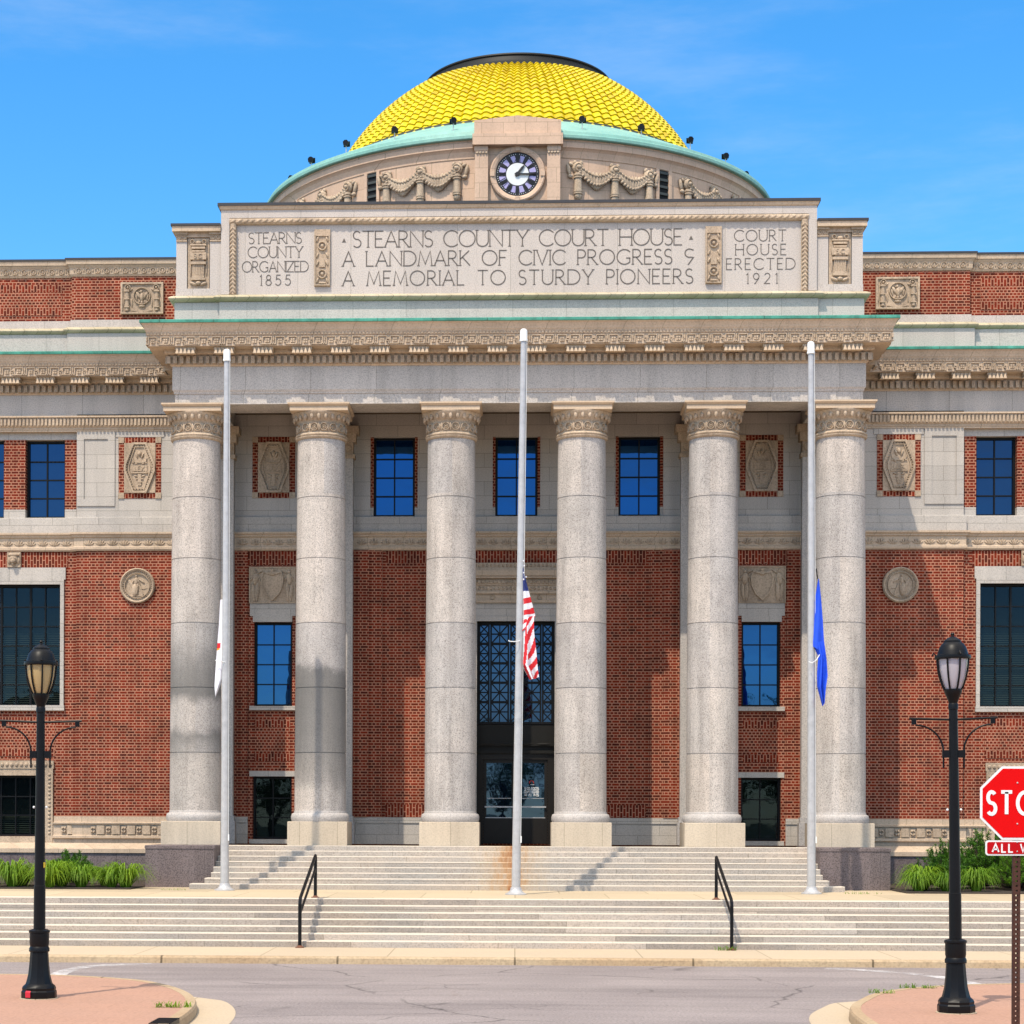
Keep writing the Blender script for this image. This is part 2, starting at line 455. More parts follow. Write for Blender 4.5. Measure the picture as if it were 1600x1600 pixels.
M_tread = stone("sunlit_tread", (0.64, 0.55, 0.44), 0.14, 30, tint=(0.54, 0.48, 0.41), joints=(2.9, 60, 0.007), jcol=0.7, horizontal=True, streak=0.0, block_var=0.05)  # paler than the risers: sun on the step tops put into the colour
M_conc = stone("pale_concrete", (0.53, 0.415, 0.285), 0.10, 30, tint=(0.47, 0.38, 0.275), joints=(2.35, 60, 0.012), jcol=0.6, horizontal=True, streak=0.0, block_var=0.04, offset=0.0)
M_kerb = stone("kerb_concrete", (0.47, 0.35, 0.22), 0.2, 20, tint=(0.40, 0.265, 0.15), tint_amt=0.8, joints=(3.25, 60, 0.02), jcol=0.35, horizontal=True, streak=0.0, block_var=0.04)
M_pink = stone("pink_paving", (0.43, 0.245, 0.17), 0.15, 25, tint=(0.40, 0.24, 0.175), joints=(0.6, 0.6, 0.006), jcol=0.88, horizontal=True, streak=0.0, block_var=0.03)
M_terr = stone("terrace_concrete", (0.54, 0.43, 0.285), 0.12, 30, tint=(0.46, 0.37, 0.26), joints=(2.0, 2.6, 0.012), jcol=0.65, horizontal=True, streak=0.0)
M_brick = brick("red_brick")
M_brick_s = brick("soldier_brick", swap=True, w=0.22, h=0.082, english=False)
M_brick_p = brick("panel_brick", w=0.10, h=0.0757, english=False)
M_dark = plain("dark_window_metal", (0.006, 0.006, 0.0065), 0.5, spec=0.2)
M_bronze = plain("bronze_door_metal", (0.016, 0.013, 0.010), 0.5, spec=0.25)
M_glass = glassy("window_glass", 1.9, (0.002,0.005,0.012), tint=(0.30, 0.55, 1.0))
M_glass_b = glassy("deep_blue_glass", 2.3, (0.001, 0.012, 0.05), tint=(0.12, 0.42, 1.0))
M_glass_t = glassy("clear_glass", 1.5, (0.002,0.004,0.004), trans=0.4, tint=(0.5, 0.75, 1.0))
M_black = plain("black_interior", (0.006, 0.007, 0.008), 0.9)
M_blind = plain("blind_slats", (0.16, 0.17, 0.14), 0.7)
M_letter = plain("letter_cut_shade", (0.13, 0.112, 0.098), 0.9)  # shade inside the cut strokes put into the letter colour
M_iron = plain("black_painted_iron", (0.0035, 0.0035, 0.0042), 0.42, var=0.3, spec=0.22)
M_alu = plain("brushed_aluminium", (0.49, 0.475, 0.47), 0.40, metal=0.2, var=0.14)
M_white = plain("white_paint", (0.78, 0.78, 0.76), 0.5, var=0.04)
brick_stack = brick("stacked_brick", w=0.15, h=0.0757, english=False)
M_yellow = None

# ------------------------------------------------------------------ stroke lettering (light Roman capitals)
def arc(cx, cy, rx, ry, a0, a1, n=14):
    return [(cx + rx*math.cos(R(a0+(a1-a0)*k/n)), cy + ry*math.sin(R(a0+(a1-a0)*k/n))) for k in range(n+1)]
def S_shape(w):
    return arc(w*.5,.75,w*.46,.25,35,270,12) + arc(w*.5,.25,w*.5,.25,90,-145,12)[1:]
GL = {
 'A': (.78, [[(0,0),(.39,1),(.78,0)], [(.13,.34),(.65,.34)]]),
 'C': (.86, [arc(.5,.5,.5,.5,42,318,20)]),
 'D': (.82, [[(0,0),(0,1)]+[(.28,1)]+arc(.3,.5,.52,.5,90,-90,16)+[(.28,0),(0,0)]]),
 'E': (.50, [[(.5,1),(0,1),(0,0),(.5,0)], [(0,.52),(.42,.52)]]),
 'F': (.48, [[(.48,1),(0,1),(0,0)], [(0,.52),(.4,.52)]]),
 'G': (.90, [arc(.5,.5,.5,.5,42,315,20)+[(.86,.15),(.86,.42)], [(.62,.42),(.9,.42)]]),
 'H': (.74, [[(0,0),(0,1)], [(.74,0),(.74,1)], [(0,.52),(.74,.52)]]),
 'I': (.0, [[(0,0),(0,1)]]),
 'K': (.66, [[(0,0),(0,1)], [(.6,1),(0,.42)], [(.16,.56),(.66,0)]]),
 'L': (.48, [[(0,1),(0,0),(.48,0)]]),
 'M': (.92, [[(0,0),(.12,1),(.46,.1),(.8,1),(.92,0)]]),
 'N': (.78, [[(0,0),(0,1),(.78,0),(.78,1)]]),
 'O': (1.0, [arc(.5,.5,.5,.5,90,450,28)]),
 'P': (.52, [[(0,0),(0,1),(.2,1)]+arc(.24,.73,.28,.27,90,-90,12)+[(0,.46)]]),
 'R': (.62, [[(0,0),(0,1),(.2,1)]+arc(.24,.74,.27,.26,90,-90,12)+[(0,.48)], [(.22,.48),(.62,0)]]),
 'S': (.50, [S_shape(.5)]),
 'T': (.70, [[(0,1),(.7,1)], [(.35,1),(.35,0)]]),
 'U': (.72, [[(0,1),(0,.34)]+arc(.36,.34,.36,.34,180,360,14)+[(.72,1)]]),
 'V': (.74, [[(0,1),(.37,0),(.74,1)]]),
 'W': (1.1, [[(0,1),(.28,0),(.55,1),(.82,0),(1.1,1)]]),
 'X': (.70, [[(0,0),(.7,1)], [(0,1),(.7,0)]]),
 'Y': (.70, [[(0,1),(.35,.48),(.7,1)], [(.35,.48),(.35,0)]]),
 'Z': (.70, [[(0,1),(.7,1),(0,0),(.7,0)]]),
 '1': (.14, [[(0,.84),(.14,1),(.14,0)]]),
 '2': (.54, [arc(.27,.73,.26,.27,160,-35,12)+[(.0,0),(.54,0)]]),
 '5': (.50, [[(.46,1),(.1,1),(.05,.58)]+arc(.22,.32,.28,.32,105,-150,14)]),
 '8': (.52, [arc(.26,.76,.2,.24,-90,270,18), arc(.26,.26,.26,.26,90,450,18)]),
 '9': (.54, [arc(.27,.7,.27,.3,-20,340,18)+[(.5,.5),(.16,0)]]),
 '&': (.62, [[(.62,.92)]+arc(.34,.72,.30,.28,70,262,12)+[(.48,.44),(.60,.42),(.30,0),(.24,-.06)]]),
}
def text_strokes(mb, text, x0, x1, z0, h, y0, y1, w, m=0, serif=0.0, gap=0.2, space=0.5, xs=None):
    """letters fitted between x0 and x1"""
    tot = 0.0
    adv = []
    for ch in text:
        a = space if ch == ' ' else GL[ch][0]
        adv.append(a)
    n = len(text)
    glyph = sum(adv)*h
    if xs: glyph *= xs
    g = (x1 - x0 - glyph)/max(1, n-1)
    k = xs or 1.0
    if g < 0.06*h:                                        # squeeze letters instead
        k *= (x1 - x0 - 0.1*h*(n-1))/glyph; g = 0.1*h
    x = x0
    for ch, a in zip(text, adv):
        if ch != ' ':
            for pl in GL[ch][1]:
                P = [(x + p*h*k, z0 + q*h) for p, q in pl]
                mb.stroke(P, w, y0, y1, m)
                if serif and ch not in 'O8':
                    for e, nb in ((0, 1), (-1, -2)):
                        dx, dz = P[e][0]-P[nb][0], P[e][1]-P[nb][1]
                        if abs(dz) > 1.2*abs(dx) and (abs(pl[e][1]) < .02 or abs(pl[e][1]-1) < .02):
                            mb.stroke([(P[e][0]-serif*h, P[e][1]), (P[e][0]+serif*h, P[e][1])], w*.7, y0+.0007, y1, m)
        x += a*h*k + g
# ================================================================== ground, road, pavements
def struct(mb, name, mat, **k):
    return tag(mb.build(name, mat, **k), kind="structure")

g = MB(); g.face([(-1500,-1500,-0.06),(1500,-1500,-0.06),(1500,2500,-0.06),(-1500,2500,-0.06)])
struct(g, "ground", plain("lawn_soil", (0.09, 0.10, 0.045), 0.95, var=0.3, scale=0.5))

def asphalt():
    m, n, l, b = new_mat("worn_asphalt")
    v = coords(n, l)
    c = mixc(n, l, ramp(n, l, noise(n, l, v, 0.35, 5, 0.6), [(0.3, 0.0), (0.7, 1.0)]), (0.25, 0.21, 0.20), (0.325, 0.275, 0.258))
    c = mixc(n, l, 1.0, c, ramp(n, l, noise(n, l, v, 24, 4, 0.85), [(0.36, 0.62), (0.5, 1.0), (0.64, 1.25)]), 'MULTIPLY')
    mp = n.new("ShaderNodeMapping"); mp.inputs["Scale"].default_value = (0.13, 0.9, 1); l.new(v, mp.inputs[0])
    c = mixc(n, l, 1.0, c, ramp(n, l, noise(n, l, mp.outputs[0], 0.8, 4, 0.6), [(0.40, 1.0), (0.66, 0.86)]), 'MULTIPLY')
    # cracks: thin edges of big distorted cells
    nz = n.new("ShaderNodeTexNoise"); nz.inputs["Scale"].default_value = 0.9; nz.inputs["Detail"].default_value = 6; l.new(v, nz.inputs["Vector"])
    ad = n.new("ShaderNodeVectorMath"); ad.operation = 'MULTIPLY_ADD'; ad.inputs[1].default_value = (0.9, 0.9, 0); l.new(nz.outputs["Color"], ad.inputs[0]); l.new(v, ad.inputs[2])
    vo = n.new("ShaderNodeTexVoronoi"); vo.feature = 'DISTANCE_TO_EDGE'; vo.inputs["Scale"].default_value = 0.17
    l.new(ad.outputs[0], vo.inputs["Vector"])
    vo2 = ramp(n, l, vo.outputs["Distance"], [(0.0, 0.42), (0.0022, 0.6), (0.006, 1.0)])
    gate = ramp(n, l, noise(n, l, v, 0.23, 2), [(0.44, 0.0), (0.52, 1.0)])
    vv = mixc(n, l, gate, (1, 1, 1), vo2)
    c = mixc(n, l, 1.0, c, vv, 'MULTIPLY')
    vo3 = n.new("ShaderNodeTexVoronoi"); vo3.feature = 'DISTANCE_TO_EDGE'; vo3.inputs["Scale"].default_value = 0.42; l.new(ad.outputs[0], vo3.inputs["Vector"])
    g3 = ramp(n, l, noise(n, l, v, 0.31, 3), [(0.54, 0.0), (0.60, 0.8)])
    c = mixc(n, l, 1.0, c, mixc(n, l, g3, (1, 1, 1), ramp(n, l, vo3.outputs["Distance"], [(0.0, 0.45), (0.004, 0.65), (0.011, 1.0)])), 'MULTIPLY')
    mp4 = n.new("ShaderNodeMapping"); mp4.inputs["Scale"].default_value = (0.10, 1.5, 1); l.new(v, mp4.inputs[0])
    c = mixc(n, l, 1.0, c, ramp(n, l, noise(n, l, mp4.outputs[0], 1.1, 5, 0.7), [(0.45, 1.0), (0.72, 0.80)]), 'MULTIPLY')
    sp = noise(n, l, v, 0.30, 5, 0.75, 1.0)
    c = mixc(n, l, ramp(n, l, sp, [(0.66, 0.0), (0.72, 0.55)]), c, (0.19, 0.14, 0.12))
    l.new(c, b.inputs["Base Color"]); b.inputs["Roughness"].default_value = 0.85; b.inputs["Specular IOR Level"].default_value = 0.25
    bump(n, l, b, noise(n, l, v, 70, 3, 0.7), 0.35, 0.01)
    return m
g = MB(); g.face([(-160,-170,0),(160,-170,0),(160,-13.3,0),(-160,-13.3,0)])
struct(g, "road", asphalt())
g = MB(); g.box(-60, 60, -13.3, -10.3, -0.05, 0.13)
struct(g, "sidewalk", M_conc)
g = MB()
g.mould([(-60, -13.3), (60, -13.3)], [(-0.02, -0.05), (0.15, -0.05), (0.13, 0.10), (0.10, 0.134), (-0.02, 0.134)])
struct(g, "kerb", M_kerb)
g = MB(); g.box(-60, 60, -8.5, 2.4, -0.02, 1.0)
struct(g, "terrace", M_terr)

def catmull(pts, n=8):
    out = []
    P = [pts[0]] + list(pts) + [pts[-1]]
    for i in range(1, len(P) - 2):
        for k in range(n):
            t = k/n
            q = []
            for d in range(2):
                a, b, c, e = P[i-1][d], P[i][d], P[i+1][d], P[i+2][d]
                q.append(0.5*((2*b) + (-a + c)*t + (2*a - 5*b + 4*c - e)*t*t + (-a + 3*b - 3*c + e)*t**3))
            out.append(tuple(q))
    out.append(tuple(pts[-1]))
    return out
def offset_path(p, d):
    out = []
    for k in range(len(p)):
        a = Vector(p[max(k-1, 0)]); b = Vector(p[min(k+1, len(p)-1)])
        t = (b - a).normalized(); out.append((p[k][0] + t.y*d, p[k][1] - t.x*d))
    return out
# the two street corners nearest the camera, each a paved island with its kerb
LC = catmull([(-9.2,-18.0),(-7.45,-18.05),(-6.05,-18.75),(-5.35,-19.6),(-4.75,-20.9),(-4.36,-22.4),(-4.2,-24.2),(-4.2,-27)], 6)
RC = catmull([(4.35,-27),(4.35,-24.2),(4.5,-22.6),(4.85,-21.4),(5.3,-20.3),(6.05,-19.35),(7.0,-18.75),(8.4,-18.4),(10.5,-18.3)], 6)
def island(path, closing, side):
    outer = path
    k = MB()
    k.mould(path, [(-0.16, -0.04), (0.0, -0.04), (-0.012, 0.12), (-0.03, 0.152), (-0.16, 0.152)])
    struct(k, "kerb", M_kerb)
    inner = offset_path(path, -0.155)
    s = MB(); s.slab(inner + closing, -0.04, 0.148)
    struct(s, "pavement", M_pink)
# travel so that the road is on the right: left island runs from far left towards the camera
L2 = [(-60,-18.0)] + LC + [(-4.2,-70)]
island([p for p in reversed(L2)][::-1] if False else L2[::-1], [(-60,-70)], -1)
R2 = [(4.35,-70)] + RC + [(60,-18.3)]
island(R2[::-1], [(60,-70)] , 1)
g = MB()
for path in (LC[::-1], RC[::-1]):
    pass
struct_paths = ((LC, 1), (RC, 1))
g = MB()
for path in (LC, RC):
    cut = [p for p in path if p[1] < -19.9]
    a = offset_path(cut, 0.0); b = offset_path(cut, -0.52)
    mid_in = sum(abs(q[0]) for q in b) < sum(abs(q[0]) for q in a)
    if not mid_in: b = offset_path(cut, 0.52)
    w = len(cut)
    rows = []
    for k in range(w):
        f = min(1.0, 0.15 + min(k, w-1-k)/5.0)
        rows.append([(a[k][0], a[k][1], 0.010), (a[k][0]+(b[k][0]-a[k][0])*f, a[k][1]+(b[k][1]-a[k][1])*f, 0.005)])
    g.grid(rows)
struct(g, "gutter", M_conc)

# worn white paint at the two corners
g = MB()
def paint(pts, w):
    a = offset_path(pts, w/2); b = offset_path(pts, -w/2)
    g.grid([[(p[0], p[1], 0.004), (q[0], q[1], 0.004)] for p, q in zip(a, b)])
paint(catmull([(-7.5,-17.6),(-7.75,-16.2),(-7.75,-14.9),(-7.4,-14.1),(-6.6,-13.7)], 6), 0.30)
paint(catmull([(5.6,-13.8),(6.3,-14.2),(7.1,-15.2),(7.45,-16.6),(7.6,-18.2)], 6), 0.28)
m, n, l, b = new_mat("worn_road_paint")
v = coords(n, l)
t = n.new("ShaderNodeBsdfTransparent"); mx = n.new("ShaderNodeMixShader")
b.inputs["Base Color"].default_value = (0.72, 0.68, 0.66, 1); b.inputs["Roughness"].default_value = 0.8
l.new(ramp(n, l, noise(n, l, v, 1.2, 6, 0.8), [(0.40, 0.0), (0.60, 0.85)]), mx.inputs[0])
l.new(t.outputs[0], mx.inputs[1]); l.new(b.outputs[0], mx.inputs[2]); l.new(mx.outputs[0], n["Material Output"].inputs[0])
struct(g, "road_marking", m)
g = MB(); g.box(-20.5, -8.96, -4.0, 2.3, 0.9, 1.03); struct(g, "soil", plain("bed_soil", (0.05, 0.035, 0.025), 0.95, var=0.4))
g = MB(); g.box(8.96, 20.5, -4.15, 2.3, 0.9, 1.03); struct(g, "soil", bpy.data.materials["bed_soil"])

# ================================================================== stairs and cheek blocks
def jit(a): return random.uniform(-a, a)
st = empty("staircase", (0, -9.7, 0.13))
tag(st, "wide lower flight of granite steps rising from the sidewalk to the terrace", "stairs")
for i in range(6):
    g = MB(); y0 = -10.80 + 0.36*i
    g.mould([(-40, y0), (40, y0)], [(0.0, 0.13+0.1243*i), (0.0, 0.13+0.1243*(i+1)-0.012), (-0.008, 0.13+0.1243*(i+1)-0.0), (-0.8, 0.13+0.1243*(i+1)), (-0.8, 0.13+0.1243*i)])
    g.m[1] = g.m[2] = 1
    o = g.build("step", [M_step, M_tread]); o.location = (-jit(2) , 0.0, -0.13); o.parent = st
    o.location = Vector((random.uniform(-1.4, 1.4), 0, 0)) - Vector((0, -9.7, 0.13))
g = MB(); g.mould([(-40, -8.64), (40, -8.64)], [(0.0, 0.876), (0.0, 0.993), (-0.008, 1.003), (-0.42, 1.003), (-0.42, 0.876)])
g.m[1] = g.m[2] = 1
o = g.build("step", [M_step, M_tread], st); o.location = (0.7, 9.7, -0.13)
M_tread_r = stone("sunlit_rusty_tread", (0.64, 0.55, 0.44), 0.14, 30, tint=(0.54, 0.48, 0.41), horizontal=True, streak=0.0, rust=(-0.1, 1.8))  # rust stain over tread stone, paled to carry the sunlight
st2 = empty("staircase", (0, -2.2, 1.0))
tag(st2, "upper flight of granite steps with orange rust stain climbing to the portico", "stairs")
for i in range(8):
    g = MB(); y0 = -3.50 + 0.36*i
    hw = (7.66, 7.36)[i] if i < 2 else 7.26
    z0 = 1.0 + 0.125*i; z1 = z0 + 0.125
    back = -0.85 if i < 7 else -0.55
    g.mould([(-hw, y0), (hw, y0)], [(0.0, z0), (0.0, z1-0.012), (-0.008, z1), (-0.55, z1), (-0.55, z0)])
    g.m[1] = g.m[2] = 1
    o = g.build("step", [M_step_r, M_tread_r], st2); o.location = (0, 2.2, -1.0)
for s, lab in ((-1, "speckled dark granite block left of the upper steps"), (1, "speckled dark granite block right of the upper steps")):
    e = empty("cheek_block", (s*8.1, -0.5, 1.0)); tag(e, lab, "stone block")
    g = MB(); g.box(-0.835, 0.835, -1.8, 2.0, 0, 0.93); g.build("body", M_dgran, e)
    g = MB(); g.mould([(-0.85,2.0),(-0.85,-1.815),(0.85,-1.815),(0.85,2.0)], [(-0.8,0.93),(0.0,0.93),(0.0,1.0),(-0.012,1.012),(-0.8,1.012)]); g.build("cap", M_dgran, e)

# ================================================================== the courthouse
CH = empty("courthouse", (0, 2.58, 0))
tag(CH, "red brick and granite courthouse with six-column portico, clock and yellow tiled dome", "building")
OFF = Vector((0, -2.58, 0))
def part(mb, name, mat, parent=None, smooth=False, angle=35):
    o = mb.build(name, mat, smooth=smooth, angle=angle)
    if parent is None: o.parent = CH; o.location = OFF
    else: o.parent = parent                               # parent already carries the offset
    return o
def split(mb, name, mat, tol=.01, parent=None, smooth=False):
    """one object per separate piece: pieces whose bounds touch within tol stay together"""
    n = len(mb.v); par = list(range(n))
    def find(a):
        while par[a] != a: par[a] = par[par[a]]; a = par[a]
        return a
    for f in mb.f:
        for k in f[1:]: par[find(k)] = find(f[0])
    comp = {}
    for k in range(n): comp.setdefault(find(k), []).append(k)
    items = []
    for ks in comp.values():
        P = [mb.v[k] for k in ks]
        items.append([[min(p[d] for p in P)-tol for d in range(3)], [max(p[d] for p in P)+tol for d in range(3)], {*ks}])
    merged = True
    while merged:
        merged = False; out = []
        for it in items:
            for o in out:
                if all(it[0][d] <= o[1][d] and o[0][d] <= it[1][d] for d in range(3)):
                    o[0] = [min(a, b) for a, b in zip(o[0], it[0])]; o[1] = [max(a, b) for a, b in zip(o[1], it[1])]; o[2] |= it[2]; merged = True; break
            else: out.append(it)
        items = out
    res = []
    for lo, hi, ks in sorted(items, key=lambda t: (t[0][0], t[0][2])):
        g = MB(); order = sorted(ks); mp = {k: i for i, k in enumerate(order)}
        g.v = [mb.v[k] for k in order]
        for f, m in zip(mb.f, mb.m):
            if f[0] in ks: g.f.append(tuple(mp[k] for k in f)); g.m.append(m)
        res.append(part(g, name, mat, parent, smooth=smooth))
    return res
WY, WO = 2.58, 2.70                                       # wall planes: centre, set-back outer wings
EX = 22.0
def wall_holes(mb, x0, x1, z0, z1, y, holes, depth=0.28):
    xs = sorted({x0, x1, *[h[0] for h in holes if x0 < h[0] < x1], *[h[1] for h in holes if x0 < h[1] < x1]})
    zs = sorted({z0, z1, *[h[2] for h in holes if z0 < h[2] < z1], *[h[3] for h in holes if z0 < h[3] < z1]})
    for a in range(len(xs)-1):
        for c in range(len(zs)-1):
            xm, zm = (xs[a]+xs[a+1])/2, (zs[c]+zs[c+1])/2
            if any(h[0] < xm < h[1] and h[2] < zm < h[3] for h in holes): continue
            mb.face([(xs[a],y,zs[c]),(xs[a+1],y,zs[c]),(xs[a+1],y,zs[c+1]),(xs[a],y,zs[c+1])])
    for hx0, hx1, hz0, hz1 in holes:
        hz0c, hz1c = max(hz0, z0), min(hz1, z1)
        for x in (hx0, hx1): mb.face([(x,y,hz0c),(x,y+depth,hz0c),(x,y+depth,hz1c),(x,y,hz1c)])
        if hz1 <= z1: mb.face([(hx0,y,hz1),(hx1,y,hz1),(hx1,y+depth,hz1),(hx0,y+depth,hz1)])
        if hz0 >= z0: mb.face([(hx0,y,hz0),(hx1,y,hz0),(hx1,y+depth,hz0),(hx0,y+depth,hz0)])

HB = []                                                   # brick zone openings, centre
for s in (-1, 1):
    a, b = sorted((s*5.95, s*6.97)); HB.append((a, b, 5.66, 7.90))
    a, b = sorted((s*5.95, s*7.00)); HB.append((a, b, 2.0, 3.79))
HB.append((-1.03, 1.03, 2.0, 7.92))
g = MB(); wall_holes(g, -11.75, 11.75, 2.0, 9.81, WY, HB, 0.3)
for s in (-1, 1):
    a, b = sorted((s*11.75, s*EX))
    lo = sorted((s*12.6, s*14.3)); hi = sorted((s*12.2, s*14.7))
    wall_holes(g, a, b, 1.9, 9.81, WO, [(hi[0], hi[1], 5.66, 8.92), (lo[0], lo[1], 2.17, 3.8)], 0.3)
    g.face([(s*11.75,WY,1.9),(s*11.75,WO,1.9),(s*11.75,WO,9.81),(s*11.75,WY,9.81)])
brick_wall = part(g, "brick_wall", M_brick)

HG = [(-0.56-.07, 0.56+.07, 10.71, 12.82)]
for s in (-1, 1): a, b = sorted((s*2.62, s*3.88)); HG.append((a, b, 10.71, 12.82))
g = MB(); wall_holes(g, -11.75, 11.75, 10.3, 13.45, WY, HG, 0.3)
for s in (-1, 1):
    a, b = sorted((s*11.75, s*EX)); q = sorted((s*11.78, s*15.12))
    wall_holes(g, a, b, 10.3, 13.45, WO, [(q[0], q[1], 10.71, 12.8)], 0.35)
    g.face([(s*11.75,WY,10.3),(s*11.75,WO,10.3),(s*11.75,WO,13.45),(s*11.75,WY,13.45)])
granite_wall = part(g, "granite_wall", M_stonew)

# core and roof behind the facade
g = MB(); g.box(-EX+.02, EX-.02, 3.25, 30, 0, 14.9); part(g, "building_core", M_brick)
g = MB(); g.box(-EX+.05, EX-.05, 2.75, 29.9, 14.95, 15.15); part(g, "flat_roof", plain("roof_felt", (0.12,0.11,0.10), 0.9))
g = MB()
for s in (-1, 1): g.face([(s*EX,WO,0),(s*EX,3.3,0),(s*EX,3.3,15),(s*EX,WO,15)])
split(g, "end_wall", M_brick)

PW = [(-EX,WO),(-11.75,WO),(-11.75,WY),(11.75,WY),(11.75,WO),(EX,WO)]
def arc_prof(o0, z0, z1, bulge, n=8):
    return [(o0 + bulge*math.sin(math.pi*k/n), z0 + (z1-z0)*k/n) for k in range(n+1)]
# sill band and carved belt course between the storeys
g = MB()
def ins(path, prof, m=0): g.mould(path, prof, m)
# sill band is cut where the upper openings reach down to 10.71, so its top stays just below them
ins(PW, [(-.1,10.29),(.06,10.29),(.06,10.69),(.04,10.705),(-.1,10.705)])
part(g, "sill_band", M_stonew)
g = MB()
ins(PW, [(-.1,9.80),(.05,9.80),(.08,9.84),(.08,9.90),(.055,9.92),(.055,10.14),(.10,10.17),(.10,10.20),(.15,10.24),(.15,10.288),(-.1,10.288)])
belt = part(g, "belt_course", M_terra)
g = MB()
def leaf_motif(x, y, z, h):
    g.blob(x, y, z+h*.45, .025, .03, h*.45)
    for q in (-1, 1):
        g.blob(x+q*.05, y, z+h*.4, .022, .025, h*.42, rot=-q*.5)
        g.blob(x+q*.09, y, z+h*.28, .02, .022, h*.33, rot=-q*1.0)
k = -21.9
while k < 21.9:
    y = WY if abs(k) < 11.7 else WO
    if not any(abs(abs(k)-c) < .6 for c in (4.93, 8.1)): leaf_motif(k, y-.06, 9.93, .2)
    k += 0.318
part(g, "leaf_frieze", M_terra_s, belt, smooth=True)

# small brick strips flanking the upper windows
g = MB()
for s in (-1, 1):
    for x0, x1 in ((11.78, 12.09), (13.16, 13.74), (14.81, 15.12)):
        a, b = sorted((s*x0, s*x1)); g.box(a, b, WO-.02, WO+.34, 10.93, 12.8)
split(g, "window_brick", M_brick)
g = MB()
for s in (-1, 1):
    for x0, x1 in ((11.78, 12.09), (13.16, 13.74), (14.81, 15.12)):
        a, b = sorted((s*x0, s*x1)); g.box(a, b, WO-.02, WO+.33, 10.706, 10.93)
for c in (-3.25, 0, 3.25):
    hw = 0.55 if c else 0.56
    for q in (-1, 1):
        a, b = sorted((c+q*hw, c+q*(hw+.1+.02))); g.box(a, b, WY+.04, WY+.29, 10.706, 10.95)
split(g, "window_plinth", M_stonew)
g = MB()
for c in (-3.25, 0, 3.25):
    hw = 0.55 if c else 0.56
    for q in (-1, 1):
        a, b = sorted((c+q*hw, c+q*(hw+.1+.02))); g.box(a, b, WY+.05, WY+.29, 10.95, 12.82)
split(g, "window_brick", M_brick)

def window(x0, x1, z0, z1, y, cols, rows, glass=None, fw=0.06, bar=0.03, name="window", thick=(), blind=0.0, fmat=None):
    g = MB()
    g.box(x0, x0+fw, y-.07, y+.02, z0, z1); g.box(x1-fw, x1, y-.07, y+.02, z0, z1)
    g.box(x0+fw, x1-fw, y-.07, y+.02, z0, z0+fw); g.box(x0+fw, x1-fw, y-.07, y+.02, z1-fw, z1)
    ix0, ix1, iz0, iz1 = x0+fw, x1-fw, z0+fw, z1-fw
    for c in range(1, cols):
        x = ix0 + (ix1-ix0)*c/cols; w = bar*(1.9 if c in thick else 1.0)
        g.box(x-w/2, x+w/2, y-.04, y+.015, iz0, iz1)
    for r in range(1, rows):
        z = iz0 + (iz1-iz0)*r/rows
        g.box(ix0, ix1, y-.034, y+.012, z-bar/2, z+bar/2)
    w = part(g, name, fmat or M_dark)
    g = MB(); g.face([(ix0,y,iz0),(ix1,y,iz0),(ix1,y,iz1),(ix0,y,iz1)])
    part(g, "glass", glass or M_glass, w)
    if blind:
        g = MB(); g.face([(ix0,y+.14,iz0),(ix1,y+.14,iz0),(ix1,y+.14,iz1),(ix0,y+.14,iz1)]); part(g, "backing", M_black, w)
        g = MB(); z = iz0 + .04
        while z < iz0 + (iz1-iz0)*blind:
            g.face([(ix0,y+.06,z),(ix1,y+.06,z),(ix1,y+.09,z+.022),(ix0,y+.09,z+.022)]); z += .058
        part(g, "blind", M_blind, w)
    return w
for c in (-3.25, 0, 3.25):
    hw = 0.55 if c else 0.56
    window(c-hw, c+hw, 10.71, 12.82, WY+.24, 2, 4, M_glass_b, bar=0.035)
for s in (-1, 1):
    a, b = sorted((s*5.95, s*6.97)); window(a, b, 5.66, 7.90, WY+.2, 2, 4, M_glass_b)
    a, b = sorted((s*5.95, s*7.00)); window(a, b, 2.12, 3.79, WY+.24, 2, 3, M_glass_t, blind=0.01)
    for p, q in ((12.09, 13.16), (13.74, 14.81)):
        a, b = sorted((s*p, s*q)); window(a, b, 10.71, 12.80, WO+.25, 2, 4, M_glass, bar=0.035)
    a, b = sorted((s*12.2, s*14.7)); window(a, b, 5.66, 8.92, WO+.22, 6, 6, M_glass_t, thick=(2, 4), blind=0.62)
    a, b = sorted((s*12.6, s*14.3)); window(a, b, 2.17, 3.80, WO+.24, 4, 3, M_glass_t, blind=0.3)
# sills, lintels, thresholds
g = MB()
for s in (-1, 1):
    a, b = sorted((s*5.86, s*7.08))
    g.box(a, b, WY-.09, WY+.12, 5.55, 5.66); g.box(a, b, WY-.03, WY+.1, 3.79, 3.93)
    g.box(a, b, WY-.04, WY+.25, 2.0, 2.115); g.box(a, b, WY-.035, WY+.1, 8.06, 8.40)
    a, b = sorted((s*5.95, s*7.0)); g.box(a, b, WY-.05, WY+.06, 7.9, 8.058)
    a, b = sorted((s*12.06, s*14.84)); g.box(a, b, WO-.05, WO+.1, 9.05, 9.37)
split(g, "lintel", M_stonew, .003)
g = MB()                                                   # pale window surrounds of the wings
for s in (-1, 1):
    for p, q in ((12.1, 12.2), (14.7, 14.8)):
        a, b = sorted((s*p, s*q)); g.box(a, b, WO-.06, WO+.2, 5.68, 9.05)
    a, b = sorted((s*12.2, s*14.7)); g.box(a, b, WO-.058, WO+.2, 8.92, 9.048)
    a, b = sorted((s*12.08, s*14.82)); g.box(a, b, WO-.09, WO+.2, 5.54, 5.68)
split(g, "window_surround", M_stonew, .05)
g = MB()                                                   # carved frames of the lower windows
